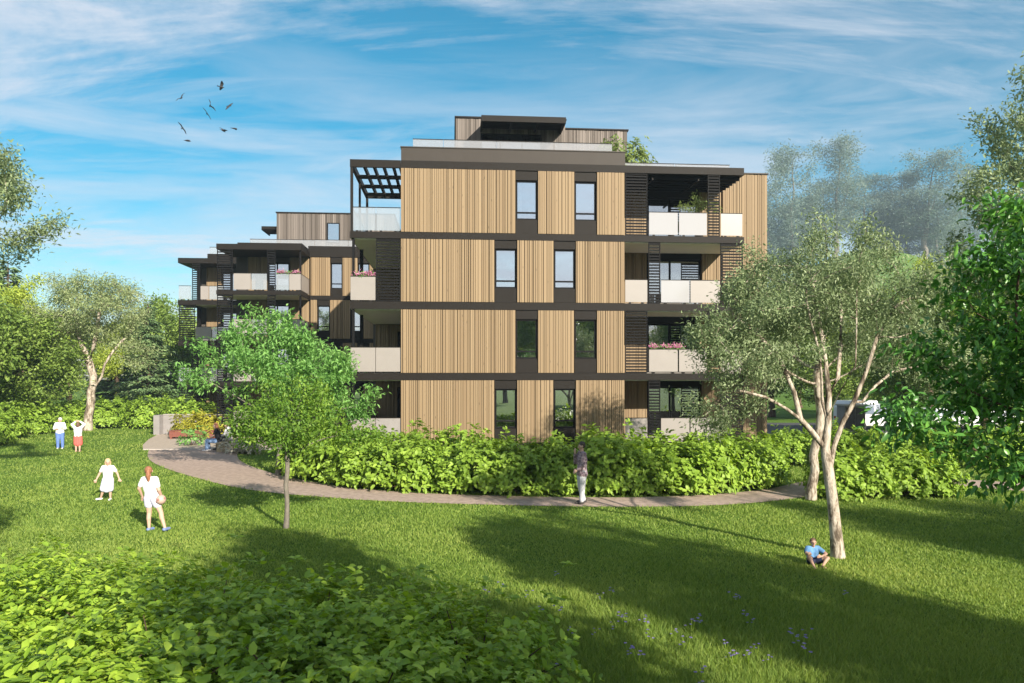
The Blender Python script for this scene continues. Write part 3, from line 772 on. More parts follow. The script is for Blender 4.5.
Cq = Bld('apartment_building', (-23.60, 53.0, 0), 'farthest apartment block at the left, narrow stack of dark balconies with clear glass railing', 'timber clad apartment blocks')
SCc = [(11.62, 11.98), (8.67, 9.0), (5.77, 6.1), (2.87, 3.2), (.2, .35)]
Cq.part('wall', M_CORE, (.5, 9, 2.4, 9, 0, 11.62))
Cq.part('slab', M_DARK, (0, 6, -.02, 9, *SCc[0])); Cq.part('slab', M_DARK, (1.7, 6, 1.0, 8.9, 11.985, 12.45))
for k in range(1, 5):
    Cq.part('slab', M_DARK, (0, 6, -.02, 2.6, *SCc[k]))
    if k < 4: Cq.part('soffit', M_SOFFIT, (1.2, 5.9, .06, 2.3, SCc[k][0] - .03, SCc[k][0] + .01))
for lv in range(4):
    z0 = SCc[lv + 1][1]; z1 = SCc[lv][0]
    Cq.wood(1.3, 2.35, z0, z1, 2.06, 2.38)
    Cq.window(2.4, 3.6, z0 + .04, z0 + 2.2, 2.2, mull=(3.0,), t=.07); Cq.wood(3.65, 5.5, z0, z1, 2.06, 2.38)
    Cq.part('post', M_BLACK, (.8, 1.0, 1.7, 1.9, z0, z1))
    if lv % 2 == 0:
        Cq.louver(.95, 1.5, z0 + .01, z1 - .01, .03, .14)
        Cq.rail(.05, .9, z0, 1.0, .0, M_RAILG); Cq.rail(1.55, 2.1, z0, 1.0, .0, M_RAIL); Cq.rail(2.15, 3.1, z0, 1.0, .0, M_RAILG)
    else:
        Cq.louver(.05, 1.15, z0 + .01, z1 - .01, .03, .16)
        Cq.rail(1.2, 2.3, z0, 1.0, .0, M_RAIL); Cq.rail(2.35, 3.4, z0, 1.0, .0, M_RAILG); Cq.rail(3.45, 5.0, z0, 1.0, .0, M_RAIL)
Cq.rail(1.8, 4.0, 12.455, .5, 1.2, M_RAILG, .03)

def AW(u, v, z=0):
    c, s = math.cos(TH), math.sin(TH); return (-4.588 + c * u - s * v, 31 + s * u + c * v, z)
def BW(u, v, z=0):
    c, s = math.cos(TH), math.sin(TH); return (-12.972 + c * u - s * v, 47 + s * u + c * v, z)
# ------------------------------------------------------------------ vegetation
def at(px, Y): return (px - 512) / 750 * Y

# near olive tree on the lawn (forks low, bare pale limbs inside an airy crown)
def limb(*pp, Y=15.2, X0=6.62, y0=0, y1=0):
    k = max(1, len(pp) - 1)
    return [((px - 512) * Y / 750 - X0, y0 + (y1 - y0) * i / k, 3.7 - (py - 375) * Y / 750) for i, (px, py) in enumerate(pp)]
m1 = tree_meshes('o', 11, limb((838, 558), (836, 535), (833, 505), (829, 475), (825, 448)),
    [(-2.3, 0, 3.3, .7, .9, .6), (-2.5, .2, 2.7, .5, .7, .35), (-2.0, .1, 4.5, .9, 1.2, .9), (-1.1, .2, 5.5, 1.0, 1.3, .9), (-.2, 0, 6.2, 1.0, 1.2, .75), (.8, .2, 6.0, .7, .9, .6), (1.3, .0, 5.3, .9, 1.2, .85), (1.9, .2, 4.4, .8, 1.0, .9), (1.8, 0, 3.4, .7, .8, .5), (0, .9, 5.0, 1.2, .8, .8), (-1.0, -.6, 4.1, .6, .6, .5), (.5, -.7, 5.0, .7, .6, .6)],
    n_attr=1700, step=.16, infl=2.0, kill=.26, trunk_r=.108, n_leaf=40000, leaf=(.09, .030), spread=.15, droop=.25, clumps=120, cr=.36, twig_r=.0130, tip_r=.0066,
    limbs=[(4, limb((828, 424), (830, 395), (828, 362), (824, 328), (820, 300), (818, 280), y1=.3)),
           (4, limb((812, 432), (799, 419), (783, 408), (762, 397), (738, 391), y1=-.3)), (5, limb((822, 402), (819, 378), (814, 352), (805, 328), (797, 306), y1=-.5)),
           (3, limb((834, 446), (842, 422), (852, 402), (864, 370), (873, 338), (890, 308), y1=-.2)), (6, limb((838, 378), (846, 345), (853, 312), (856, 290), y1=.8)),
           (12, limb((794, 392), (782, 358), (765, 336), (746, 318), y1=.5)), (23, limb((862, 402), (880, 386), (902, 372), y1=.4)), (4, limb((826, 420), (833, 392), (842, 366), (836, 330), y1=-.9))])
place_tree('olive_tree', m1, BK_OLIVE, L_OLIVE, (6.62, 15.2, 0), label='large olive tree with mottled pale trunk, the boy sitting at its foot')
m2 = tree_meshes('o', 12, straight(2.6, 6, (.3, .1), .05, 3), [(.1, 0, 5.6, 2.4, 2.2, 1.7), (-1.4, 0, 4.4, 1.3, 1.3, 1.0), (1.8, 0, 4.9, 1.2, 1.4, 1.2)],
    n_attr=1200, step=.22, infl=2.6, kill=.38, trunk_r=.125, n_leaf=24000, leaf=(.11, .036), spread=.22, droop=.2, clumps=70, cr=.30, twig_r=.017)
place_tree('olive_tree', m2, BK_OLIVE, L_OLIVE, (8.85, 22.2, 0), label='olive tree just behind the larger one, its trunk rising beside the hedge')
# small slender tree on the lawn and the bright tree behind it
m3 = tree_meshes('s', 21, straight(2.1, 6, (.02, 0), .02, 5), [(.3, 0, 2.7, 1.6, 1.5, .62), (-.5, 0, 2.2, .9, .9, .45), (1.2, 0, 2.35, 1.1, 1.0, .55), (.2, 0, 3.2, .9, .9, .35)],
    n_attr=700, step=.14, infl=1.8, kill=.28, trunk_r=.055, n_leaf=8200, leaf=(.10, .05), spread=.15, droop=.2, clumps=60, cr=.33, twig_r=.010, tip_r=.004, tmpl=LEAF6)
place_tree('young_tree', m3, BK_GREY, L_MAPLED, (-5.45, 18.1, 0), label='young tree with thin straight grey trunk standing alone on the lawn')
m4 = tree_meshes('s', 22, straight(1.5, 5, (.1, 0), .04, 6), [(.2, 0, 3.6, 2.7, 2.4, 1.1), (0, 0, 4.7, 2.0, 1.8, .9), (-.1, 0, 5.8, 1.0, .9, .7), (-2.4, 0, 3.7, 1.4, 1.3, .8), (-1.9, 0, 4.6, 1.3, 1.2, .7), (1.9, 0, 4.3, 1.4, 1.2, .8), (2.5, 0, 2.9, 1.3, 1.3, 1.1), (1.4, -.3, 2.1, 1.2, 1.0, .7)],
    n_attr=1200, step=.22, infl=2.6, kill=.38, trunk_r=.09, n_leaf=14500, leaf=(.19, .07), spread=.20, droop=.25, clumps=110, cr=.22, flat=.4, twig_r=.013)
place_tree('maple_tree', m4, BK_GREY, L_MAPLE, (-8.6, 27.6, 0), label='bright green broad tree in front of the middle apartment block')
# left: olive by the far children, overhanging branches, woodland edge
m5 = tree_meshes('o', 31, straight(3.6, 7, (.4, 0), .06, 9), [(.2, 0, 8.0, 3.3, 3.0, 2.2), (-2.2, 0, 7.2, 2.0, 2.0, 1.8), (2.6, 0, 6.6, 2.0, 2.0, 1.8), (0, 0, 9.7, 2.2, 2.0, 1.1), (3.2, 0, 5.0, 1.3, 1.4, 1.0)],
    limbs=[(7, [(.1, 0, 4.6), (-.4, .1, 5.6), (-.7, .1, 6.6), (-.8, .2, 7.6)]), (5, [(.9, .1, 3.6), (1.2, -.1, 4.4), (1.7, -.1, 5.2), (2.3, 0, 6.0)]), (8, [(.6, -.3, 5.6), (.9, -.4, 6.8), (1.0, -.4, 8.0)])],
    n_attr=1400, step=.36, infl=4.2, kill=.6, trunk_r=.26, n_leaf=23000, leaf=(.20, .065), spread=.34, droop=.25, clumps=80, cr=.25, twig_r=.028, tip_r=.014)
place_tree('olive_tree', m5, BK_OLIVE, L_OLIVEY, (-28.3, 50, 0), label='pale olive tree with forked trunk behind the two far children')
m6 = tree_meshes('o', 33, straight(5.2, 8, (.8, 0), .08, 10), [(2.9, 0, 8.2, 1.9, 1.8, .9), (1.3, 0, 9.0, 2.0, 2.0, 1.1), (-1.5, 0, 8.6, 2.6, 2.6, 1.8), (3.6, .3, 7.4, 1.0, 1.0, .4), (2.2, 0, 6.9, 1.4, 1.2, .35), (3.0, 0, 9.2, 1.2, 1.2, .6), (1.6, 0, 10.0, 1.8, 1.6, .7), (3.9, 0, 8.3, 1.0, 1.0, .5)],
    n_attr=900, step=.24, infl=3.0, kill=.42, trunk_r=.24, n_leaf=30000, leaf=(.14, .045), spread=.2, droop=.15, clumps=60, cr=.24, twig_r=.016)
place_tree('olive_tree', m6, BK_OLIVE, L_OLIVE, (-16.6, 20.5, 0), label='olive tree at the lawn edge reaching bare limbs into the sky top left')

g1 = tree_meshes('b', 41, straight(3.0, 5, (.2, .1), .08, 11), [(0, 0, 6.2, 3.0, 3.0, 2.4), (1.6, .6, 5.2, 2.0, 2.0, 1.8), (-1.7, -.4, 5.0, 2.1, 2.0, 1.7), (.2, 0, 8.4, 1.8, 1.8, 1.4), (.2, 0, 3.4, 2.2, 2.2, 1.2)],
    n_attr=1000, step=.4, infl=4.5, kill=.75, trunk_r=.22, n_leaf=17000, leaf=(.26, .13), spread=.4, droop=.25, clumps=80, cr=.27, twig_r=.03, tip_r=.012)
g2 = tree_meshes('b', 42, straight(4.0, 6, (-.3, .1), .1, 12), [(0, 0, 7.0, 2.4, 2.4, 2.6), (1.5, .6, 6.0, 1.8, 1.8, 1.5), (-1.3, .4, 5.6, 1.8, 1.8, 1.4), (.1, 0, 9.5, 1.2, 1.2, 1.3)],
    n_attr=1000, step=.4, infl=4.5, kill=.7, trunk_r=.22, n_leaf=13000, leaf=(.24, .10), spread=.36, droop=.2, clumps=60, cr=.26, twig_r=.03, tip_r=.012)
def fir_meshes(seed, h, rad, n):
    rng = np.random.default_rng(seed)
    mb = MB(); mb.tube([(0, 0, 0), (.05, 0, h * .5), (0, 0, h)], [.22, .13, .02], 8, caps=False)
    P = []; D = []
    k = 0; z = h * .12
    while z < h * .97:
        for _ in range(5):
            a = rng.random() * 6.28; L = rad * (1 - (z / h) ** 1.15) * rng.uniform(.7, 1.1) + .15
            e = np.array([math.cos(a), math.sin(a), rng.uniform(-.18, .12)])
            mb.tube([(0, 0, z), tuple(e * L + np.array([0, 0, z]))], [.035, .008], 4, caps=False)
            m_ = max(6, int(L * 26))
            t = rng.random(m_) ** .7
            side = np.cross(e, [0, 0, 1.0])
            p = np.array([0, 0, z]) + e * (t * L)[:, None] + side * (rng.normal(0, .22, m_) * (1.1 - t))[:, None] * L * .6 + rng.normal(0, .06, (m_, 3))
            P.append(p); D.append(e * .8 + side * rng.normal(0, .7, m_)[:, None] + np.array([0, 0, -.25]))
        z += h / n
    P = np.vstack(P); D = np.vstack(D)
    m_ = len(P); cm = leaves_mesh('crown', P, D, rng.normal(0, .4, (m_, 3)) + np.array([0, 0, 1.0]), .42 * rng.uniform(.6, 1.3, m_), .15 * rng.uniform(.7, 1.3, m_))
    return mb.mesh('trunk', True), cm
gf = fir_meshes(51, 9.5, 3.0, 48)
PROTO = {}
def bgtree(key, meshes, bark, leafm, name, x, y, rz, sc, label, group):
    if key not in PROTO:
        PROTO[key] = place_tree(name, meshes, bark, leafm, (x, y, 0), rz, sc, label, group)
        return PROTO[key]
    return dup(PROTO[key], (x, y, 0), rz, sc, label, group)
LG = 'trees at the left edge of the lawn'
for (k, ms, lm, px, Y, rz, sc, lab) in [
    ('dk', g1, L_BG, 22, 48, .3, (1.1, 1.1, .80), 'dark bushy tree left of the two far children'),
    ('dk', g1, L_BG, -45, 44, 2.2, (1.1, 1.1, 1.0), 'dark bushy tree at the far left border'),
    ('ye', g2, L_BGY, 30, 56, 1.0, 1.05, 'yellow green tree behind the dark bushy tree on the left'),
    ('ye', g2, L_BGY, 118, 66, 2.0, .80, 'yellow green low tree seen under the pale olive crown'),
    ('fi', gf, L_FIR, 148, 58, 0, .98, 'fir tree with pale layered branches between the olive and the apartment blocks'),
    ('fi', gf, L_FIR, 112, 72, 1.3, .95, 'smaller fir tree far behind the pale olive'),
    ('fi', gf, L_FIR, 8, 60, 2.3, 1.35, 'tall dark fir tree at the left border'),
    ('ma', g1, L_MAPLE, 164, 70, .9, 1.15, 'bright green tree peeping up left of the farthest apartment block'),
    ('dk', g1, L_BG, 70, 70, 4.0, 1.0, 'dark green tree deep behind the pale olive trunk'),
    ('dk', g1, L_BG, 196, 78, 5.0, 1.0, 'dark green tree beside the farthest apartment block')]:
    bgtree(k, ms, BK_BROWN, lm, 'woodland_tree' if k != 'fi' else 'fir_tree', at(px, Y), Y, rz, sc, lab, LG)
RG = 'trees behind the parking at the right'
for (k, ms, lm, px, Y, rz, sc, lab) in [
    ('dk', g1, L_BG, 772, 66, 1.2, 1.2, 'dark tree just right of the nearest apartment block'),
    ('dk', g1, L_BG, 905, 44, 3.0, .85, 'dark tree behind the olive crown, right of its trunk'),
    ('dk', g1, L_BG, 985, 40, .5, 1.0, 'dark tree behind the glossy leaves on the right'),
    ('ol', g2, L_OLIVE, 838, 62, 2.4, 1.15, 'grey green tree beyond the white cars, behind the olive limbs'),
    ('ol', g2, L_OLIVE, 930, 60, 1.4, 1.25, 'grey green tree beyond the parked cars at the right'),
    ('ol', g2, L_OLIVE, 878, 70, 4.4, 1.1, 'grey green tree farther beyond the parked cars'),
    ('dk', g1, L_BG, 1040, 58, 5.2, 1.3, 'dark tall tree at the right border'),
    ('dk', g1, L_BG, 800, 84, 2.8, 1.1, 'dark tree far beyond the olive crown'),
    ('dk', g1, L_BG, 822, 61, .9, (1.25, 1.2, .72), 'broad low dark tree beyond the road, left of the grey cabinet'),
    ('dk', g1, L_BG, 878, 62, 3.9, (1.3, 1.2, .75), 'broad low dark tree beyond the road, behind the white van'),
    ('dk', g1, L_BG, 948, 63, 5.6, (1.3, 1.2, .78), 'broad low dark tree beyond the road, behind the white cars')]:
    bgtree(k, ms, BK_BROWN, lm, 'woodland_tree', at(px, Y), Y, rz, sc, lab, RG)
# very tall far trees; haze put into paled leaf colour and thinned crowns
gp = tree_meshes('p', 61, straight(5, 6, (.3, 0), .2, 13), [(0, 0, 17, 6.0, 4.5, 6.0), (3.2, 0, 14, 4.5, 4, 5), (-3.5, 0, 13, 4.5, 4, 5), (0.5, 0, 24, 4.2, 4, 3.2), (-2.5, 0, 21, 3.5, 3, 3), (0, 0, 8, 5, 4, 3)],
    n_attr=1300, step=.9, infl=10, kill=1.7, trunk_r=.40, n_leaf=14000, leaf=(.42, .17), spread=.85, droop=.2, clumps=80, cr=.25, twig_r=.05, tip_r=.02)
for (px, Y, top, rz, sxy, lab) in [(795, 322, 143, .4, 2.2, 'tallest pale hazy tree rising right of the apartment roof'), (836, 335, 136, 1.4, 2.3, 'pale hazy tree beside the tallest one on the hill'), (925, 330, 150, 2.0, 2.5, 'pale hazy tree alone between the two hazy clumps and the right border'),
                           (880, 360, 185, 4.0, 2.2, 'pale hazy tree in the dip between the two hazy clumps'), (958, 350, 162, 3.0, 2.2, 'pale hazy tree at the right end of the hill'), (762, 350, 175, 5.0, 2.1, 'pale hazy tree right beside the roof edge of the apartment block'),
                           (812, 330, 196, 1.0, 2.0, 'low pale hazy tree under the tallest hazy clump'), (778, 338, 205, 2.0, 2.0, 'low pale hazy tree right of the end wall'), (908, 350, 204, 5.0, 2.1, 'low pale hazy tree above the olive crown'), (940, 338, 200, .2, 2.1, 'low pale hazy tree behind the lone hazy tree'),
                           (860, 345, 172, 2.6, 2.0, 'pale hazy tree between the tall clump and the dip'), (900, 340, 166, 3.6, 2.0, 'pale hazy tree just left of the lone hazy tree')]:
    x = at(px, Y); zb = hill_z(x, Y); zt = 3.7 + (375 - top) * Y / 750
    t = bgtree('gp', gp, BK_GREY, L_HAZE, 'tall_tree', x, Y, rz, (sxy * 1.2, sxy * 1.2, (zt - zb) / 27.5), lab, 'pale tall trees on the far hill'); t.location.z = zb
# right border: sparse tree and the large-leaved branch hanging into the frame
m8 = tree_meshes('o', 71, straight(5, 7, (-.2, 0), .1, 14), [(-.6, 0, 11.4, 2.1, 1.8, 1.4), (-1.9, 0, 9.0, 1.9, 1.8, 1.2), (.4, 0, 9.0, 2.4, 2.2, 1.8), (-1.2, 0, 7.0, 2.5, 2.2, 1.6)],
    n_attr=900, step=.3, infl=3.4, kill=.5, trunk_r=.22, n_leaf=24000, leaf=(.15, .06), spread=.22, droop=.1, clumps=80, cr=.26, twig_r=.02)
place_tree('olive_tree', m8, BK_GREY, L_OLIVE, (18.0, 25.0, 0), 0, 1.08, label='tall sparse tree at the right border reaching above the glossy leaves')
m9 = tree_meshes('l', 81, straight(2.2, 5, (-.25, 0), .03, 15), [(-1.3, 0, 4.0, 1.0, 1.2, 1.1), (-1.85, .1, 3.35, .75, 1.0, .75), (-1.0, 0, 4.9, .8, 1.0, .7), (-.3, 0, 4.5, 1.3, 1.3, 1.3), (-1.3, -.1, 2.55, .6, .7, .25), (.6, 0, 4, 1.2, 1.2, 1.2)],
    n_attr=800, step=.13, infl=1.9, kill=.25, trunk_r=.09, n_leaf=17000, leaf=(.105, .05), spread=.13, droop=.5, tmpl=LEAF6, clumps=70, cr=.32, twig_r=.012, tip_r=.0035, flat=.45)
place_tree('broadleaf_tree', m9, BK_BROWN, L_BIG, (6.52, 7.4, 0), label='tree with large glossy dark leaves hanging in at the right border', )
# trees round the viewer: they shade the lawn and show in the window panes
SG = 'trees around the viewpoint'
for i, (x, y, rz, sc) in enumerate([(6.9, -3.3, 0, (.88, .88, 1.17)), (13.0, -2.0, 1.3, (.82, .82, 1.2)), (15.6, -5.6, 2.2, .85), (9.6, -9.5, 3.1, .85), (-7.0, 6.0, .8, (.6, .6, 1.0)), (20.9, .4, 2.5, (.8, .8, 1.2)), (25.2, .6, .7, (.85, .85, 1.2)),
                                    (24, -34, 1, 1.3), (10, -36, 2, 1.4), (-4, -34, 3, 1.2), (-17, -32, 4, 1.3), (-30, -33, 5, 1.4), (44, -30, 0, 1.4), (58, -18, .5, 1.4)]):
    bgtree('dk', g1, BK_BROWN, L_BG, 'woodland_tree', x, y, rz, sc, 'bushy dark green tree standing behind the viewpoint', SG)

# hedge along the path
H = [shrub_meshes(s, 1.05, .95, 1.52, 330, leaf=(.18, .10), per=7, rough=.20) for s in (1, 2, 3)]
HP = [place_shrub('shrub', h, L_HEDGE, (0, 0, 0), 0, 1, 'leafy yellow green shrub in the long hedge below the wooden facade', 'hedge shrubs along the path', 'shrub') for h in H]
def hi_y(x):
    for (a, b) in zip(PATH_HI[:-1], PATH_HI[1:]):
        if a[0] <= x <= b[0]: return a[1] + (b[1] - a[1]) * (x - a[0]) / (b[0] - a[0] + 1e-9)
    return 25
rg = random.Random(5)
spots = []
x = -7.3
while x < 8.6:
    spots.append((x, hi_y(x) + .75 + rg.uniform(-.1, .15), rg.uniform(.85, 1.05))); x += rg.uniform(.95, 1.15)
x = -6.6
while x < 9.2:
    spots.append((x, hi_y(x) + 2.1 + rg.uniform(-.2, .3), rg.uniform(.9, 1.12))); x += rg.uniform(1.1, 1.4)
for x in (9.9, 10.9, 11.9, 12.9): spots.append((x, 22.75 + (x - 9.9) * .12, rg.uniform(.72, .88)))
for i, (x, y, s) in enumerate(spots):
    if i < 3: HP[i].location = (x, y, 0); HP[i].scale = (s, s, s); HP[i].rotation_euler.z = rg.random() * 6
    else: dup(HP[i % 3], (x, y, 0), rg.random() * 6.28, (s, s, s * rg.uniform(.9, 1.08)))
# shrubs at the back of the left lawn
first = {}
for i, (px, Y, s) in enumerate([(-28, 41, 1.3), (2, 43, 1.25), (30, 47, 1.2), (-8, 39.5, 1.0), (56, 50.5, 1.15)] + [(98 + 15 * k, 52 + (k % 3) * .8, 1.15 + .1 * (k % 2)) for k in range(6)] + [(180, 49.5, 1.3), (198, 49.5, 1.2), (70, 51.5, 1.2)]):
    lab, grp = ('leafy shrub at the left border behind the far children', 'shrubs at the left border') if px < 60 else ('leafy shrub in the low hedge behind the pale olive trunk and grey wall', 'hedge shrubs behind the left lawn')
    dup(HP[i % 3], (at(px, Y), Y, 0), i * 1.3, s, lab, grp)
# shrubs on the right between hedge and parking
for i, (px, Y, s) in enumerate([(790, 31, .9), (842, 30, 1.0), (880, 29, 1.0), (930, 33, 1.1), (990, 30, 1.0), (1030, 31, 1.2)]):
    dup(HP[i % 3], (at(px, Y), Y, 0), i * 1.7, s, 'shaded shrub between the hedge and the parked cars', 'shrubs beside the parking')
# dense undergrowth in the lower left corner
U = [shrub_meshes(s, 1.05, 1.05, .85, 620, leaf=(.10, .062), per=6, rough=.38, z_pow=.6, low=.04) for s in (7, 8, 9)]
UP = [place_shrub('undergrowth_shrub', u, L_GROUND, (0, 0, 0), 0, 1, 'low broad leaved shrub in the dense undergrowth at the lower left', 'undergrowth shrubs in the lower left corner', 'shrub') for u in U]
BND = [(-14, 11.0), (-8.6, 11.3), (-7, 11.9), (-5.5, 11.6), (-4.4, 9.6), (-3.6, 9.0), (-2.9, 9.3), (-1.6, 9.6), (-.6, 8.6), (.05, 7.2), (.5, 6.0), (1.0, 5.0)]
def bnd(x):
    for a, b in zip(BND[:-1], BND[1:]):
        if a[0] <= x <= b[0]: return a[1] + (b[1] - a[1]) * (x - a[0]) / (b[0] - a[0])
    return -1
rg = random.Random(8); n = 0
x = -10.4
while x < .8:
    y = bnd(x) - .35
    while y > 4.6:
        if abs(x) < y * .70 + 1.6:
            xx, yy, s = x + rg.uniform(-.25, .25), y + rg.uniform(-.2, .2), rg.uniform(.75, 1.15)
            if n < 3: UP[n].location = (xx, yy, 0); UP[n].scale = (s, s, s)
            else: dup(UP[n % 3], (xx, yy, 0), rg.random() * 6.28, (s, s, s * rg.uniform(.8, 1.1)))
            n += 1
        y -= rg.uniform(.95, 1.2)
    x += rg.uniform(.9, 1.05)

# ------------------------------------------------------------------ grass and lawn flowers
def inside(px, py, poly):
    poly = np.array(poly); c = np.zeros(len(px), bool); j = len(poly) - 1
    for i in range(len(poly)):
        xi, yi = poly[i]; xj, yj = poly[j]
        c ^= ((yi > py) != (yj > py)) & (px < (xj - xi) * (py - yi) / (yj - yi + 1e-12) + xi); j = i
    return c
rng = np.random.default_rng(77)
NG = 680000
yy = 1 / (1 / 6.5 + rng.random(NG) * (1 / 56 - 1 / 6.5))        # even on the picture's rows
yy = np.where(rng.random(NG) < .45, 6.5 + (yy - 6.5) * 1.0, yy)
xx = (rng.random(NG) * 2 - 1) * (yy * .74 + 1.2)
ok = ~inside(xx + rng.normal(0, .07, NG), yy + rng.normal(0, .07, NG), PATH_LO + PATH_HI[::-1]) & ~inside(xx, yy, TERR)
ok &= ~((xx > -7.5) & (xx < 8.8) & (yy > 23.6)) & ~((yy > 46.5) & (xx > 13)) & ~((yy > 33) & (xx > -11.5) & (xx < 13))
xx, yy = xx[ok], yy[ok]; n = len(xx)
dist = np.sqrt(xx ** 2 + yy ** 2)
patch = np.sin(xx * 1.3 + np.sin(yy * .9) * 2) * np.sin(yy * 1.1 + np.sin(xx * .7) * 2)
wild = np.clip(1.6 - np.hypot((xx - 2.2) / 3.4, (yy - 10.2) / 2.6), 0, 1) * rng.random(n)
h = (.030 + .028 * rng.random(n) + .014 * patch + .09 * wild) * (1 + .010 * dist)
w = .0042 * (1 + dist * .10)
a = rng.random(n) * 6.28; lean = rng.normal(0, .5, (n, 2)) * h[:, None]
base = np.stack([xx, yy, np.zeros(n)], 1); sd = np.stack([np.cos(a) * w, np.sin(a) * w, np.zeros(n)], 1)
tip = base + np.stack([lean[:, 0], lean[:, 1], h], 1)
V = np.stack([base - sd, base + sd, tip], 1).reshape(-1, 3)
L_GRASS = leafmat('grass_blade', [(0, (.075, .165, .022)), (.45, (.205, .305, .054)), (.8, (.33, .41, .09)), (1, (.46, .47, .15))], .4, .6, .55, .22)
tag(link_mesh('grass', mesh_np('grass', V, np.arange(3 * n).reshape(-1, 3)), L_GRASS), 'short sunlit lawn grass with scattered blades', 'grass', kind='stuff')

def flower_proto(seed):
    rg = random.Random(seed)
    t = empty('wild_flower', (0, 0, 0), 0, 'small violet wild flower in the shaded lawn grass', 'flower', 'wild flowers in the lawn')
    st = MB(); P = []; D = []
    for k in range(4):
        e = (rg.uniform(-.07, .07), rg.uniform(-.07, .07), rg.uniform(.12, .24))
        st.tube([(e[0] * .2, e[1] * .2, 0), (e[0] * .6, e[1] * .6, e[2] * .6), e], .003, 4)
        for q in range(6):
            P.append(e); D.append((math.cos(q * 1.05), math.sin(q * 1.05), .35))
    st.build('stem', L_GROUND, t)
    P = np.array(P); D = np.array(D); rr = np.random.default_rng(seed)
    link_mesh('blossom', leaves_mesh('blossom', P, D, rr.normal(0, .3, P.shape) + np.array([0, -.4, 1.0]), .026, .020), L_VIOLET, t)
    return t
FP = [flower_proto(k) for k in (1, 2)]
rg = random.Random(12); n = 0
for (px, py, cnt, sp) in [(505, 590, 3, 12), (550, 575, 2, 8), (535, 605, 4, 14), (575, 625, 3, 10), (595, 592, 3, 8), (625, 620, 5, 14), (655, 630, 4, 10), (690, 617, 4, 12), (715, 640, 4, 12), (630, 655, 4, 6), (750, 655, 4, 10), (700, 675, 3, 8), (755, 625, 3, 10), (805, 640, 4, 8), (735, 605, 3, 10), (790, 660, 3, 12), (570, 670, 3, 12), (850, 600, 2, 12)]:
    for k in range(max(1, int(cnt * .8))):
        qx, qy = px + rg.gauss(0, sp), py + rg.gauss(0, sp * .6)
        Y = 3.55 * 750 / (qy - 375); X = (qx - 512) / 750 * Y
        if n < 2: FP[n].location = (X, Y, 0)
        else: dup(FP[n % 2], (X, Y, 0), rg.random() * 6.28, rg.uniform(.8, 1.15))
        n += 1
# ------------------------------------------------------------------ people
def skin_mat(name, col): return plain(name, col, .55, 0, .06, 6, spec=.3)
S_FAIR = skin_mat('fair_skin', (.50, .33, .25)); S_TAN = skin_mat('tan_skin', (.42, .26, .19))
C_WHITE = plain('white_cotton', (.72, .72, .74), .85, 0, .05, 14, .15, 60, .1)
C_LAV = plain('pale_lavender_cotton', (.60, .60, .74), .85, 0, .05, 14, .15, 60, .1)
C_JEANS = plain('blue_denim', (.12, .20, .46), .85, 0, .22, 16, .2, 90, .1)
C_PALEJ = plain('pale_denim', (.22, .34, .56), .85, 0, .22, 16, .2, 90, .1)
C_GREYT = plain('light_grey_trousers', (.46, .47, .50), .85, 0, .16, 12, .2, 60, .1)
C_RED = plain('coral_cotton', (.62, .13, .11), .85, 0, .12, 10, .15, 60, .1)
C_BLUE = plain('sky_blue_cotton', (.13, .28, .50), .85, 0, .15, 10, .15, 60, .1)
C_NAVY = plain('navy_cotton', (.03, .035, .07), .85, 0, .15, 10, .15, 60, .1)
C_CHAR = plain('charcoal_cotton', (.035, .035, .04), .85, 0, .15, 10, .15, 60, .1)
C_SHOE = plain('pale_shoe', (.60, .60, .62), .6, 0, .08, 10)
C_SHOEB = plain('blue_shoe', (.16, .22, .42), .6, 0, .1, 10)
C_SHOED = plain('dark_shoe', (.03, .028, .028), .6, 0, .1, 10)
H_BLOND = plain('blond_hair', (.55, .42, .22), .6, 0, .25, 25, .4, 50)
H_AUB = plain('auburn_hair', (.26, .11, .055), .6, 0, .3, 25, .4, 50)
H_DARK = plain('dark_hair', (.035, .024, .02), .6, 0, .3, 25, .4, 50)
H_BROWN = plain('brown_hair', (.11, .06, .035), .6, 0, .3, 25, .4, 50)
H_PALE = plain('pale_grey_hair', (.55, .53, .50), .6, 0, .15, 25, .4, 50)
C_EYE = plain('dark_eye', (.02, .015, .012), .3, 0, .1, 5)
C_LIP = plain('lip', (.36, .13, .12), .5, 0, .1, 5)
m, jnt, jout = new_mat('patterned_jacket')
jt = N(jnt, 'TexCoord'); jv = N(jnt, 'TexVoronoi', i_Scale=16.0); jnt.links.new(jt.outputs['Object'], jv.inputs['Vector'])
jr = ramp(jnt, [(.15, (.10, .07, .12)), (.45, (.20, .14, .16)), (.75, (.34, .27, .30))]); jnt.links.new(jv.outputs['Distance'], jr.inputs['Fac'])
jb = N(jnt, 'BsdfPrincipled', i_Roughness=.85); jnt.links.new(jr.outputs[0], jb.inputs['Base Color']); jnt.links.new(jb.outputs[0], jout.inputs['Surface'])
C_JACK = m

def remeshed(mb, name, voxel, smooth=4):
    """one continuous skin over overlapping tapered limbs"""
    me = mb.mesh(name + '_raw'); o = bpy.data.objects.new(name + '_raw', me); COL.objects.link(o)
    r = o.modifiers.new('r', 'REMESH'); r.mode = 'VOXEL'; r.voxel_size = voxel; r.use_smooth_shade = True
    sm = o.modifiers.new('s', 'SMOOTH'); sm.iterations = smooth; sm.factor = .5
    dg = bpy.context.evaluated_depsgraph_get()
    out = bpy.data.meshes.new_from_object(o.evaluated_get(dg), depsgraph=dg)
    bpy.data.objects.remove(o); out.name = name
    return out

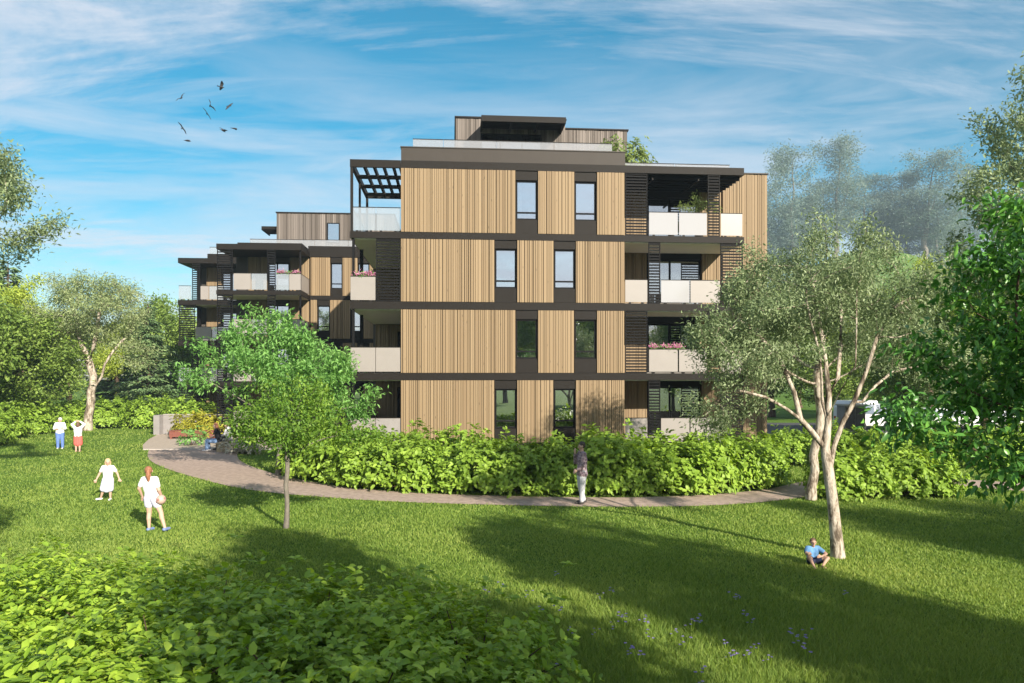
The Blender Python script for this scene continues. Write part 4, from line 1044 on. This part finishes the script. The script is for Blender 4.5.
V3 = Vector
BASE = dict(pel=(0, 0, .525), wai=(0, 0, .615), che=(0, 0, .725), nec=(0, 0, .835), hea=(0, -.008, .925), look=(0, -1, 0),
            shl=(.105, 0, .805), ell=(.135, 0, .63), wrl=(.14, -.03, .475), hal=(.0, -.15, -1),
            shr=(-.105, 0, .805), elr=(-.135, 0, .63), wrr=(-.14, -.03, .475), har=(.0, -.15, -1),
            hil=(.052, 0, .505), knl=(.058, -.012, .275), anl=(.058, .01, .045), tol=(.01, -1, -.05),
            hir=(-.052, 0, .505), knr=(-.058, -.012, .275), anr=(-.058, .01, .045), tor=(-.01, -1, -.05))

def human(pose, loc, yaw, H, label, skin, hair_m, hair='short', top=None, top_m=None, sleeve='short', bottom=None, bottom_m=None, shoe_m=None, slim=1.0, hd=1.0, voxel=.011, face=True):
    J = {k: V3(v) for k, v in {**BASE, **pose}.items()}
    J = {k: (v * H if k not in ('look', 'hal', 'har', 'tol', 'tor') else v.normalized()) for k, v in J.items()}
    g = slim * H
    root = empty('person', loc, yaw, label, 'person')
    b = MB()
    # trunk
    def torso(mb, e=0.0, lo=0.0):
        for a, c, r0, r1, off in (('pel', 'wai', .066, .060, .040), ('wai', 'che', .060, .068, .046)):
            for sx in (-1, 1):
                side = (J['shl'] - J['shr']).normalized() * off * g * sx
                sidep = (J['hil'] - J['hir']).normalized() * off * g * sx
                mb.cone(J[a] + (sidep if a == 'pel' else side * .8), r0 * g + e, J[c] + (side * .8 if c == 'wai' else side), r1 * g + e)
        for s_ in 'lr':
            mb.cone(J['che'], .062 * g + e, J['sh' + s_] - (J['sh' + s_] - J['che']) * .12, .042 * g + e)
            mb.cone(J['nec'] - (J['nec'] - J['che']) * .25, .038 * g + e * .6, J['sh' + s_], .036 * g + e)
    torso(b)
    for s_ in 'lr':
        b.cone(J['sh' + s_], .038 * g, J['el' + s_], .027 * g)
        b.cone(J['el' + s_], .027 * g, J['wr' + s_], .018 * g)
        b.cone(J['hi' + s_], .066 * g, J['kn' + s_], .036 * g)
        b.cone(J['kn' + s_], .036 * g, J['kn' + s_] * .62 + J['an' + s_] * .38 + V3((0, .012 * H, 0)), .034 * g)
        b.cone(J['kn' + s_] * .62 + J['an' + s_] * .38 + V3((0, .008 * H, 0)), .033 * g, J['an' + s_], .021 * g)
        toe = J['to' + s_]
        heel = J['an' + s_] + V3((0, 0, -.018 * H)) - toe * .02 * H
        b.cone(heel, .024 * H, heel + toe * .10 * H, .019 * H)
        # hand: palm, four unequal bent fingers, thumb
        d = J['ha' + s_]; w = J['wr' + s_]
        sd = d.cross(J['look']); sd = sd.normalized() if sd.length > .1 else d.cross(V3((0, 0, 1))).normalized()
        pn = d.cross(sd).normalized()
        palm = w + d * .05 * H
        b.cone(w, .017 * H, palm + sd * .008 * H, .019 * H); b.cone(w, .016 * H, palm - sd * .010 * H, .017 * H)
        for k, (o_, L) in enumerate(((-.021, .040), (-.007, .048), (.007, .046), (.020, .036))):
            p = palm + sd * o_ * H; q = p + d * L * .55 * H + sd * o_ * .2 * H; t = q + (d * .75 + pn * .45) * L * .55 * H
            b.cone(p, .0085 * H, q, .0075 * H, 6); b.cone(q, .0075 * H, t, .006 * H, 6)
        tb = w + d * .018 * H + sd * .016 * H; q = tb + (d * .55 + sd * .75) * .030 * H
        b.cone(tb, .009 * H, q, .0085 * H, 6); b.cone(q, .0085 * H, q + (d * .9 + sd * .2) * .024 * H, .007 * H, 6)
    # neck and head
    L = J['look']; up = (J['hea'] - J['nec']).normalized(); up = (up - L * up.dot(L)).normalized(); sx = L.cross(up).normalized()
    hc = J['hea']; hs = H * hd
    b.cone(J['nec'] - V3((0, 0, .02 * H)), .034 * g, hc - up * .03 * hs, .030 * g)
    b.cone(hc + up * .022 * hs - L * .010 * hs, .049 * hs, hc + up * .004 * hs + L * .006 * hs, .046 * hs, 14)
    b.cone(hc + L * .012 * hs - up * .01 * hs, .040 * hs, hc + L * .022 * hs - up * .042 * hs, .024 * hs, 12)
    b.cone(hc + L * .050 * hs + up * .006 * hs, .006 * hs, hc + L * .062 * hs - up * .014 * hs, .009 * hs, 6)
    for q in (-1, 1): b.cone(hc + sx * q * .050 * hs + up * .008 * hs - L * .004 * hs, .010 * hs, hc + sx * q * .049 * hs - up * .012 * hs, .008 * hs, 6)
    link_mesh('body', remeshed(b, 'body', voxel), skin, root)
    if face:
        for q in (-1, 1): MB().ball(hc + L * .0475 * hs + sx * q * .019 * hs + up * .008 * hs, .0065 * hs, 8, 6).build('eye', C_EYE, root, True)
        MB().ball(hc + L * .045 * hs - up * .030 * hs, (.014 * hs, .008 * hs, .005 * hs), 8, 6).build('mouth', C_LIP, root, True)
    # hair
    h = MB()
    h.cone(hc + up * .028 * hs - L * .014 * hs, .054 * hs, hc + up * .012 * hs - L * .018 * hs, .051 * hs, 14)
    if hair == 'long':
        h.cone(hc - L * .035 * hs, .046 * hs, hc - L * .05 * hs - up * .10 * hs, .034 * hs); h.cone(hc - L * .05 * hs - up * .09 * hs, .034 * hs, hc - L * .045 * hs - up * .17 * hs, .02 * hs)
        for q in (-1, 1): h.cone(hc + sx * q * .035 * hs - L * .015 * hs, .028 * hs, hc + sx * q * .04 * hs - L * .03 * hs - up * .12 * hs, .022 * hs)
    elif hair == 'tail':
        h.cone(hc - L * .05 * hs + up * .02 * hs, .026 * hs, hc - L * .075 * hs - up * .05 * hs, .036 * hs); h.cone(hc - L * .075 * hs - up * .05 * hs, .036 * hs, hc - L * .07 * hs - up * .13 * hs, .02 * hs)
    elif hair == 'bob':
        for q in (-1, 1): h.cone(hc + sx * q * .032 * hs - L * .012 * hs, .030 * hs, hc + sx * q * .038 * hs - L * .02 * hs - up * .055 * hs, .022 * hs)
        h.cone(hc - L * .03 * hs, .045 * hs, hc - L * .035 * hs - up * .05 * hs, .036 * hs)
    link_mesh('hair', remeshed(h, 'hair', voxel * .8, 2), hair_m, root)
    # clothes follow the body a little outside it
    if top:
        c = MB(); torso(c, .011 * H)
        for s_ in 'lr':
            e = J['sh' + s_].lerp(J['el' + s_], .62) if sleeve == 'short' else J['el' + s_]
            c.cone(J['sh' + s_], .042 * g + .006 * H, e, .034 * g + .008 * H)
            if sleeve == 'long': c.cone(J['el' + s_], .030 * g + .008 * H, J['el' + s_].lerp(J['wr' + s_], .93), .022 * g + .006 * H)
        if top in ('jacket', 'dress'):
            for s_ in 'lr': c.cone(J['pel'] + (J['hi' + s_] - J['pel']) * .6, .072 * g + .008 * H, J['hi' + s_].lerp(J['kn' + s_], .06 if top == 'jacket' else .42), .072 * g + .010 * H)
        link_mesh(top, remeshed(c, top, voxel), top_m, root)
    if bottom:
        c = MB()
        for sxn in (-1, 1): c.cone(J['pel'] + V3((.036 * g * sxn, 0, .015 * H)), .066 * g + .010 * H, J['pel'] + V3((.04 * g * sxn, 0, 0)), .066 * g + .010 * H)
        for s_ in 'lr':
            hi, kn, an = J['hi' + s_], J['kn' + s_], J['an' + s_]
            if bottom == 'shorts': c.cone(hi, .068 * g + .009 * H, hi.lerp(kn, .42), .056 * g + .012 * H)
            elif bottom == 'skirt':
                c.cone(hi, .07 * g + .010 * H, hi.lerp(kn, .95), .062 * g + .020 * H); c.cone((J['hil'] + J['hir']) / 2, .07 * g + .010 * H, (J['knl'] + J['knr']) / 2, .07 * g + .02 * H)
            else:
                c.cone(hi, .067 * g + .008 * H, kn, .041 * g + .008 * H); c.cone(kn, .041 * g + .008 * H, kn.lerp(an, .92), .032 * g + .008 * H)
        link_mesh(bottom, remeshed(c, bottom, voxel), bottom_m, root)
    if shoe_m:
        for s_ in 'lr':
            c = MB(); toe = J['to' + s_]; heel = J['an' + s_] + V3((0, 0, -.016 * H)) - toe * .02 * H
            c.cone(heel, .029 * H, heel + toe * .115 * H, .024 * H)
            link_mesh('shoe', remeshed(c, 'shoe', voxel * .8, 2), shoe_m, root)
    return root

def gp(px, py): 
    Y = 3.7 * 750 / (py - 375); return ((px - 512) / 750 * Y, Y, 0)

# man on the path, turned to the left, hand raised to his chin
human(dict(look=(-.0, -1, -.12), ell=(.13, -.02, .635), wrl=(.10, -.10, .56), hal=(-.3, -.5, -.4), elr=(-.125, -.07, .66), wrr=(-.045, -.105, .80), har=(.25, -.1, 1),
           anr=(-.058, .045, .045), anl=(.058, -.02, .045)), gp(582, 503.5), R(-80), 1.78, 'man in a patterned brown jacket and pale trousers standing on the path, hand at chin',
      S_FAIR, H_DARK, 'short', 'jacket', C_JACK, 'long', 'trousers', C_GREYT, C_SHOED)
# boy sitting by the olive tree, arms round his knees
human(dict(pel=(0, .13, .075), wai=(0, .15, .15), che=(0, .15, .25), nec=(0, .13, .35), hea=(0, .115, .44), look=(-.15, -1, .12),
           shl=(.105, .14, .325), ell=(.21, .0, .235), wrl=(.05, -.12, .215), hal=(-1, -.1, 0), shr=(-.105, .14, .325), elr=(-.20, .0, .245), wrr=(-.17, -.13, .27), har=(-.7, -.4, .2),
           hil=(.055, .10, .075), knl=(.20, -.08, .17), anl=(.05, -.17, .045), hir=(-.055, .10, .075), knr=(-.19, -.10, .21), anr=(-.14, -.20, .045), tol=(.2, -1, 0), tor=(-.2, -1, 0)),
      gp(816, 566), R(5), .98, 'boy in blue tee and dark shorts sitting on the grass, arms round his knees', S_TAN, H_BROWN, 'short', 'tee', C_BLUE, 'short', 'shorts', C_NAVY, None, 1.08, 1.15, .008)
# little girl striding
human(dict(ell=(.20, .02, .66), wrl=(.25, .0, .53), hal=(.5, -.1, -1), elr=(-.19, .02, .66), wrr=(-.25, -.02, .52), har=(-.4, -.1, -1), look=(.35, -1, -.1),
           knl=(.05, -.01, .275), anl=(.045, .03, .045), knr=(-.085, -.05, .285), anr=(-.17, .02, .06), tor=(-.8, -.6, 0)), gp(108, 500.5), R(10), 1.22,
      'little blond girl in a white tee and pale skirt striding over the lawn', S_FAIR, H_BLOND, 'bob', 'tee', C_WHITE, 'short', 'skirt', C_LAV, C_SHOE, 1.02, 1.2, .009)
# girl seen from behind with the ball at her hip
human(dict(look=(.55, -1, .0), hil=(.055, 0, .505), knl=(.055, -.01, .275), anl=(.035, .02, .045), knr=(-.15, -.01, .29), anr=(-.25, .03, .06),
           elr=(-.135, .02, .64), wrr=(-.12, -.08, .50), har=(.1, -.3, -1), wai=(.012, 0, .61), che=(.035, 0, .715), nec=(.05, 0, .825), hea=(.065, -.01, .915), shl=(.145, 0, .79), shr=(-.062, 0, .80), ell=(.205, .03, .655), wrl=(.215, -.05, .53), hal=(.15, -.5, -.8)), gp(152, 531), R(168), 1.54,
      'girl in white tee and pale shorts seen from behind, red ponytail, ball at her hip', S_FAIR, H_AUB, 'tail', 'tee', C_WHITE, 'short', 'shorts', C_LAV, C_SHOEB, 1.0, 1.05, .009)
# two far children
human(dict(elr=(-.15, -.03, .66), wrr=(.02, -.10, .68), har=(1, 0, 0), ell=(.15, -.03, .66), wrl=(-.02, -.11, .65), hal=(-1, 0, 0), look=(-.5, -1, -.1), anl=(.075, 0, .045), knl=(.07, -.01, .275)), gp(60, 449), R(20), 1.56,
      'far child in blue jeans and white top with folded arms beside the pale olive', S_FAIR, H_PALE, 'short', 'shirt', C_WHITE, 'long', 'trousers', C_JEANS, C_SHOE, 1.1, 1.12, .012, True)
human(dict(elr=(-.20, -.02, .93), wrr=(-.07, .0, 1.035), har=(1, .1, .25), ell=(.20, -.02, .93), wrl=(.07, 0, 1.035), hal=(-1, .1, .25), shl=(.11, 0, .83), shr=(-.11, 0, .83)), gp(78, 452), R(185), 1.42,
      'far girl in a coral skirt and white top, both hands on top of her head', S_FAIR, H_BROWN, 'bob', 'shirt', C_WHITE, 'long', 'skirt', C_RED, None, 1.1, 1.12, .012, False)
# couple on the bench, turned to the left
SIT = dict(pel=(0, .02, .285), wai=(0, .03, .375), che=(0, .0, .485), nec=(0, -.02, .595), hea=(0, -.05, .685), shl=(.105, 0, .565), shr=(-.105, 0, .565),
           hil=(.055, -.02, .275), knl=(.06, -.25, .28), anl=(.06, -.26, .045), hir=(-.055, -.02, .275), knr=(-.06, -.25, .28), anr=(-.06, -.22, .045),
           ell=(.14, -.06, .42), wrl=(.06, -.19, .34), hal=(-.2, -1, -.1), elr=(-.14, -.06, .42), wrr=(-.06, -.19, .34), har=(.2, -1, -.1))
human(dict(SIT, look=(.2, -1, -.1)), (at(218, 36.4), 36.3, .03), R(-82), 1.78, 'woman in dark top and jeans with long red hair sitting on the pale bench', S_FAIR, H_AUB, 'long', 'tee', C_CHAR, 'short', 'trousers', C_PALEJ, C_SHOE, 1.0, 1.05, .012)
human(dict(SIT, look=(-.1, -1, -.05)), (at(228, 36.9), 36.9, .03), R(-78), 1.84, 'person in a pale shirt sitting behind the woman on the bench', S_TAN, H_BROWN, 'short', 'shirt', C_WHITE, 'long', 'trousers', C_CHAR, C_SHOED, 1.05, 1.05, .012)

# ------------------------------------------------------------------ ball, bench, walls, planters
c = gp(152, 531)
bx, by, bz = at(161, c[1] - .08), c[1] - .08, 3.7 - (499 - 375) * c[1] / 750
t = empty('ball', (bx, by, bz), 0, 'red and white ball held at the hip by the girl in white', 'ball')
MB().ball((0, 0, 0), .115, 18, 12).build('ball_skin', plain('ball_white', (.45, .32, .27), .5), t, True)
for k in range(3):
    a = k * 2.1 + .4
    q = Vector((math.cos(a), -abs(math.sin(a)) * .8, .45 * math.sin(a * 2))).normalized() * .098
    MB().ball(tuple(q), .030, 10, 7).build('ball_patch', plain('ball_red', (.40, .12, .10), .5), t, True)

t = empty('bench', (at(225, 36.7), 36.7, 0), R(-80), 'pale timber bench on the terrace edge under the sitting couple', 'bench')
MB().box(-.9, .9, -.26, .26, .40, .46).build('seat', M_LWOOD, t)
for q in (-.75, .65): MB().box(q, q + .10, -.24, .24, 0, .398).build('leg', M_LWOOD, t)
MB().box(-.64, .64, -.20, -.14, .12, .36).build('apron', M_LWOOD, t)
t = empty('bench', (at(193, 43.6), 43.6, 0), R(4), 'low dark red timber bench on the terrace in front of the grey wall', 'bench')
for k in range(4): MB().box(-1.25, 1.25, -.30 + k * .155, -.165 + k * .155, .44, .49).build('seat_slat', M_RWOOD, t)
for q in (-1.2, -.05, 1.1): MB().box(q, q + .1, -.28, .28, 0, .438).build('leg', M_RWOOD, t)
MB().box(-1.25, 1.25, -.27, -.23, .12, .42).build('apron', M_RWOOD, t)
t = empty('garden_wall', (0, 0, 0), 0, 'low grey concrete wall behind the terrace beside the apartment blocks', 'wall')
MB().box(at(164, 46.8), at(236, 46.8), 46.7, 47.0, 0, 1.22).build('wall_face', M_CONC, t)
MB().box(at(158, 46.8), at(164, 46.8) - .003, 46.2, 47.02, 0, 1.22).build('wall_return', M_CONC, t)
MB().box(at(164, 46.8), at(236, 46.8) + .03, 46.66, 47.04, 1.222, 1.26).build('coping', M_KERB, t)
ys = shrub_meshes(91, .75, .6, 1.0, 120, leaf=(.22, .06), per=7, n_stem=8)
for k, (px, Y, s, lab) in enumerate([(190, 44.9, 1.25, 'yellow leaved plant at the left end of the grey wall'), (203, 44.6, 1.35, 'yellow leaved plant in the middle before the grey wall'), (215, 44.4, 1.3, 'yellow leaved plant behind the woman on the bench')]):
    if k == 0: yp = place_shrub('yellow_plant', ys, L_YEL, (at(px, Y), Y, 0), 0, s, lab, 'yellow plants before the grey wall', 'plant')
    else: dup(yp, (at(px, Y), Y, 0), k * 1.4, s, lab)
cs = shrub_meshes(92, .55, .5, .6, 80, leaf=(.14, .07), per=7, n_stem=6)
for k, (px, Y, lab) in enumerate([(236, 35.6, 'cream flowering plant at the foot of the pale bench'), (247, 35.0, 'cream flowering plant right of the pale bench')]):
    if k == 0: cp = place_shrub('flowering_plant', cs, L_CREAM, (at(px, Y), Y, 0), 0, 1.1, lab, 'cream flowers by the bench', 'plant')
    else: dup(cp, (at(px, Y), Y, 0), 2.0, 1.1, lab)
tp = shrub_meshes(93, .7, .6, .8, 70, leaf=(.16, .07), per=5, n_stem=8)
place_shrub('low_plant', tp, L_MAPLE, (at(193, 39.5), 39.5, .016), 0, 1.1, 'small green plant growing on the terrace left of the couple', None, 'plant')

def flowerbox(loc, rz, L, label, seed):
    t = empty('flower_box', loc, rz, label, 'flower box', 'flower boxes on the balconies')
    mb = MB().box(0, L, 0, .22, .02, .24).box(-.012, L + .012, -.012, .232, .205, .245)
    mb.build('box', M_DARK, t)
    rng = np.random.default_rng(seed); n = int(L * 420)
    P = np.stack([rng.random(n) * L, rng.normal(.09, .08, n), .24 + np.abs(rng.normal(.05, .09, n))], 1)
    D = rng.normal(0, .6, (n, 3)) + np.array([0, -.3, .6])
    link_mesh('foliage', leaves_mesh('foliage', P, D, rng.normal(0, .5, (n, 3)) + np.array([0, -.4, .8]), .09, .04), L_MAPLE, t)
    n = int(L * 420); 
    cx = rng.random(14) * L; k = rng.integers(0, 14, n)
    P = np.stack([np.clip(cx[k] + rng.normal(0, .07, n), 0, L), rng.normal(.05, .09, n), .34 + np.abs(rng.normal(.04, .07, n))], 1)
    link_mesh('blossom', leaves_mesh('blossom', P, rng.normal(0, 1, (n, 3)), rng.normal(0, .5, (n, 3)) + np.array([0, -.8, .6]), .055, .05), L_PINK, t)
flowerbox(AW(-2.02, .10, SL[2][1] + .74), TH, .95, 'pink flower box on the left balcony of the nearest block', 3)
flowerbox(AW(10.5, .10, SL[3][1] + .74), TH, 1.5, 'pink flower box on the right loggia of the nearest block', 4)
flowerbox(BW(-1.1, -2.6, SB[1][1] + .72), TH, 1.3, 'pink flower box on the upper balcony of the middle block', 5)
# potted bamboo on the top loggia, shrub on the roof
x, y, z = AW(12.85, .75, SL[1][1])
pt = tree_meshes('s', 95, [(0, 0, .35), (.02, 0, .8), (0, .02, 1.1)], [(-.5, 0, 1.45, .6, .4, .25), (.1, 0, 1.65, .5, .4, .3), (.55, -.1, 1.35, .4, .4, .25)], n_attr=120, step=.09, infl=1.2, kill=.16, trunk_r=.02, n_leaf=900, leaf=(.14, .035), spread=.1, droop=.3, twig_r=.02, tip_r=.004, clumps=25)
t = place_tree('potted_plant', pt, BK_GREY, L_LIME, (x, y, z), 0, 1, 'potted plant with slender leaves on the top right loggia', None, 'potted plant')
MB().tube([(0, 0, 0), (0, 0, .02), (0, 0, .40), (0, 0, .42), (0, 0, .36)], [.15, .16, .21, .215, .18], 16).build('pot', M_DARK, t, True)
x, y, z = AW(9.75, 2.2, 12.575)
place_shrub('roof_shrub', shrub_meshes(96, 1.05, .8, 1.5, 260, leaf=(.17, .07), per=7), L_LIME, (x, y, z), 0, 1.12, 'lime green shrub growing on the flat roof beside the penthouse', None, 'shrub')

# ------------------------------------------------------------------ parked cars and small things at the parking
M_CARW = plain('white_car_paint', (.72, .73, .76), .2, 0, .02, 1); M_CARS = plain('silver_car_paint', (.42, .45, .52), .25, .3, .02, 1)
M_TYRE = plain('tyre_rubber', (.02, .02, .02), .8, 0, .1, 8); M_RIM = plain('alloy_rim', (.45, .45, .47), .3, .8, .05, 8)
M_LAMP = plain('clear_lamp', (.65, .65, .68), .15, 0, .05, 8); M_TAIL = plain('red_lamp', (.35, .02, .02), .25, 0, .05, 8)
def car(van):
    t = empty('parked_van' if van else 'parked_car', (0, 0, 0))
    L, Wd = (4.9, 1.9) if van else (4.3, 1.76)
    prof = [(-.5, .32), (.5, .32), (.5, .75), (.44, .92), (.30, 1.0), (.20, 1.85), (.05, 1.98), (-.46, 1.98), (-.5, 1.5)] if van else [(-.5, .30), (.5, .30), (.5, .62), (.46, .74), (.26, .86), (.10, 1.34), (0, 1.42), (-.24, 1.40), (-.40, 1.0), (-.49, .92)]
    mb = MB()
    for sgn in (1,):
        n = len(mb.v); k = len(prof)
        for q, nar in ((-1, 0), (1, 0)):
            for (a, z) in prof:
                inset = .16 * max(0, (z - .95)) / (.5 if not van else 1.2)
                mb.v.append((a * L, q * (Wd / 2 - inset), z))
        mb.f += [tuple(n + i for i in range(k)), tuple(n + k + i for i in reversed(range(k)))]
        mb.f += [(n + (i + 1) % k, n + i, n + k + i, n + k + (i + 1) % k) for i in range(k)]
    body = mb.build('body', M_CARW, t)
    bv = body.modifiers.new('bevel', 'BEVEL'); bv.width = .05; bv.segments = 2
    zt = 1.30 if not van else 1.75; zb = .92 if not van else 1.12
    for q in (-1, 1):
        y0 = q * (Wd / 2 - .01); ins = .16 * (zt - .95) / (.5 if not van else 1.2); yb = q * (Wd / 2 + .012); ytp = q * (Wd / 2 + .012 - ins)
        for (a, b_, c_, d_) in ([(-.36, -.08, -.22, -.08), (-.06, .22, -.06, .09)] if not van else [(-.46, -.12, -.45, -.12), (-.09, .24, -.09, .17)]):
            w = MB(); w.v = [(a * L, yb, zb), (b_ * L, yb, zb), (d_ * L, ytp, zt), (c_ * L, ytp, zt), (a * L, yb - q * .03, zb), (b_ * L, yb - q * .03, zb), (d_ * L, ytp - q * .03, zt), (c_ * L, ytp - q * .03, zt)]
            w.f = [(0, 1, 2, 3), (7, 6, 5, 4), (0, 4, 5, 1), (1, 5, 6, 2), (2, 6, 7, 3), (3, 7, 4, 0)]; w.build('side_window', M_GLASSD, t)
        for wx in (-.31, .31):
            wh = MB().tube([(wx * L, y0 - q * .2, .32), (wx * L, y0 + q * .03, .32)], .32, 20).build('wheel', M_TYRE, t)
            MB().tube([(wx * L, y0 + q * .032, .32), (wx * L, y0 + q * .045, .32)], .20, 16).build('rim', M_RIM, wh)
        MB().box(.485 * L, .503 * L, q * .62 - .15, q * .62 + .15, .58, .70).build('headlight', M_LAMP, t)
        MB().box(-.503 * L, -.482 * L, q * .66 - .12, q * .66 + .12, .72, .90).build('tail_light', M_TAIL, t)
    return t
c1 = car(True); tag(c1, 'white van parked at the left end of the row behind the olive trunk', 'van', 'vehicles parked beyond the lawn'); c1.location = (at(874, 51), 51, 0); c1.rotation_euler.z = R(8)
c2 = car(False); tag(c2, 'white car parked next to the white van', 'car', 'vehicles parked beyond the lawn'); c2.location = (at(905, 50.5), 50.5, 0); c2.rotation_euler.z = R(172)
for px, Y, rz, lab in ((936, 52, 8, 'white car parked under the dark trees, second car from the van'), (968, 51, 175, 'white car in the parked row behind the glossy leaves, third car from the van'), (1000, 52, 5, 'white car at the right border of the parked row')):
    dup(c2, (at(px, Y), Y, 0), R(rz), 1, lab)
t = empty('utility_cabinet', (at(851, 49), 49, 0), R(5), 'grey concrete utility cabinet left of the white van', 'cabinet')
MB().box(-.7, .7, -.5, .5, 0, 1.7).build('cabinet_body', M_CONC, t); MB().box(-.78, .78, -.58, .58, 1.702, 1.80).build('cabinet_roof', M_KERB, t)
for q in (-.62, .03): MB().box(q, q + .59, -.53, -.503, .12, 1.6).build('door', M_CORE, t)

# ------------------------------------------------------------------ birds
M_BIRD = plain('dark_plumage', (.035, .033, .036), .7, 0, .15, 10)
def bird(px, py, roll, flap, yaw, label):
    Y = 46; loc = (at(px, Y), Y, 3.7 + (375 - py) * Y / 750)
    t = empty('bird', loc, R(yaw), label, 'bird', 'birds flying above the left lawn'); t.rotation_euler = (R(8), R(roll), R(yaw))
    b = MB(); b.tube([(0, -.17, .0), (0, -.13, .008), (0, -.06, .005), (0, .06, 0), (0, .14, 0), (0, .25, .0)], [.006, .024, .040, .042, .024, .03], 8)
    b.v[-8:] = [(v[0] * 1.8, v[1], v[2] * .3) for v in b.v[-8:]]
    b.build('body', M_BIRD, t, True)
    for q in (-1, 1):
        z1, z2 = .20 * math.sin(R(flap)), .20 * math.sin(R(flap)) + .20 * math.sin(R(flap * .3 - 12))
        pts = [(0, -.05, .02), (q * .18, -.10, z1), (q * .40, .02, z2), (q * .36, .08, z2), (q * .18, .09, z1), (0, .10, .02)]
        w = MB(); w.v = pts + [(a, b_, c_ - .012) for a, b_, c_ in pts]
        w.f = [(0, 1, 4, 5), (1, 2, 3, 4), (11, 10, 7, 6), (10, 9, 8, 7)] + [(i, 6 + i, 6 + (i + 1) % 6, (i + 1) % 6) for i in range(6)]
        w.build('wing', M_BIRD, t)
for a in ((181.5, 98, -50, 30, 40, 'dark bird at the left edge of the flock'), (221.5, 87, 25, 35, 120, 'topmost dark bird of the flock'), (210, 106, -60, 45, 200, 'dark bird in the centre of the flock, upper one'), (207, 113.5, 55, 10, 30, 'dark bird in the centre of the flock, lower one'),
          (229.5, 106, -48, 5, 60, 'dark bird at the right, diagonal wings'), (182.5, 128, 52, 10, 45, 'dark bird low at the left of the flock'), (223.5, 131, -22, 35, 150, 'dark bird low at the right with raised wings'), (234.5, 128.5, -10, 2, 90, 'dark bird gliding flat at the far right of the flock'), (188, 141, -18, 20, 100, 'small lowest dark bird of the flock')):
    bird(*a)
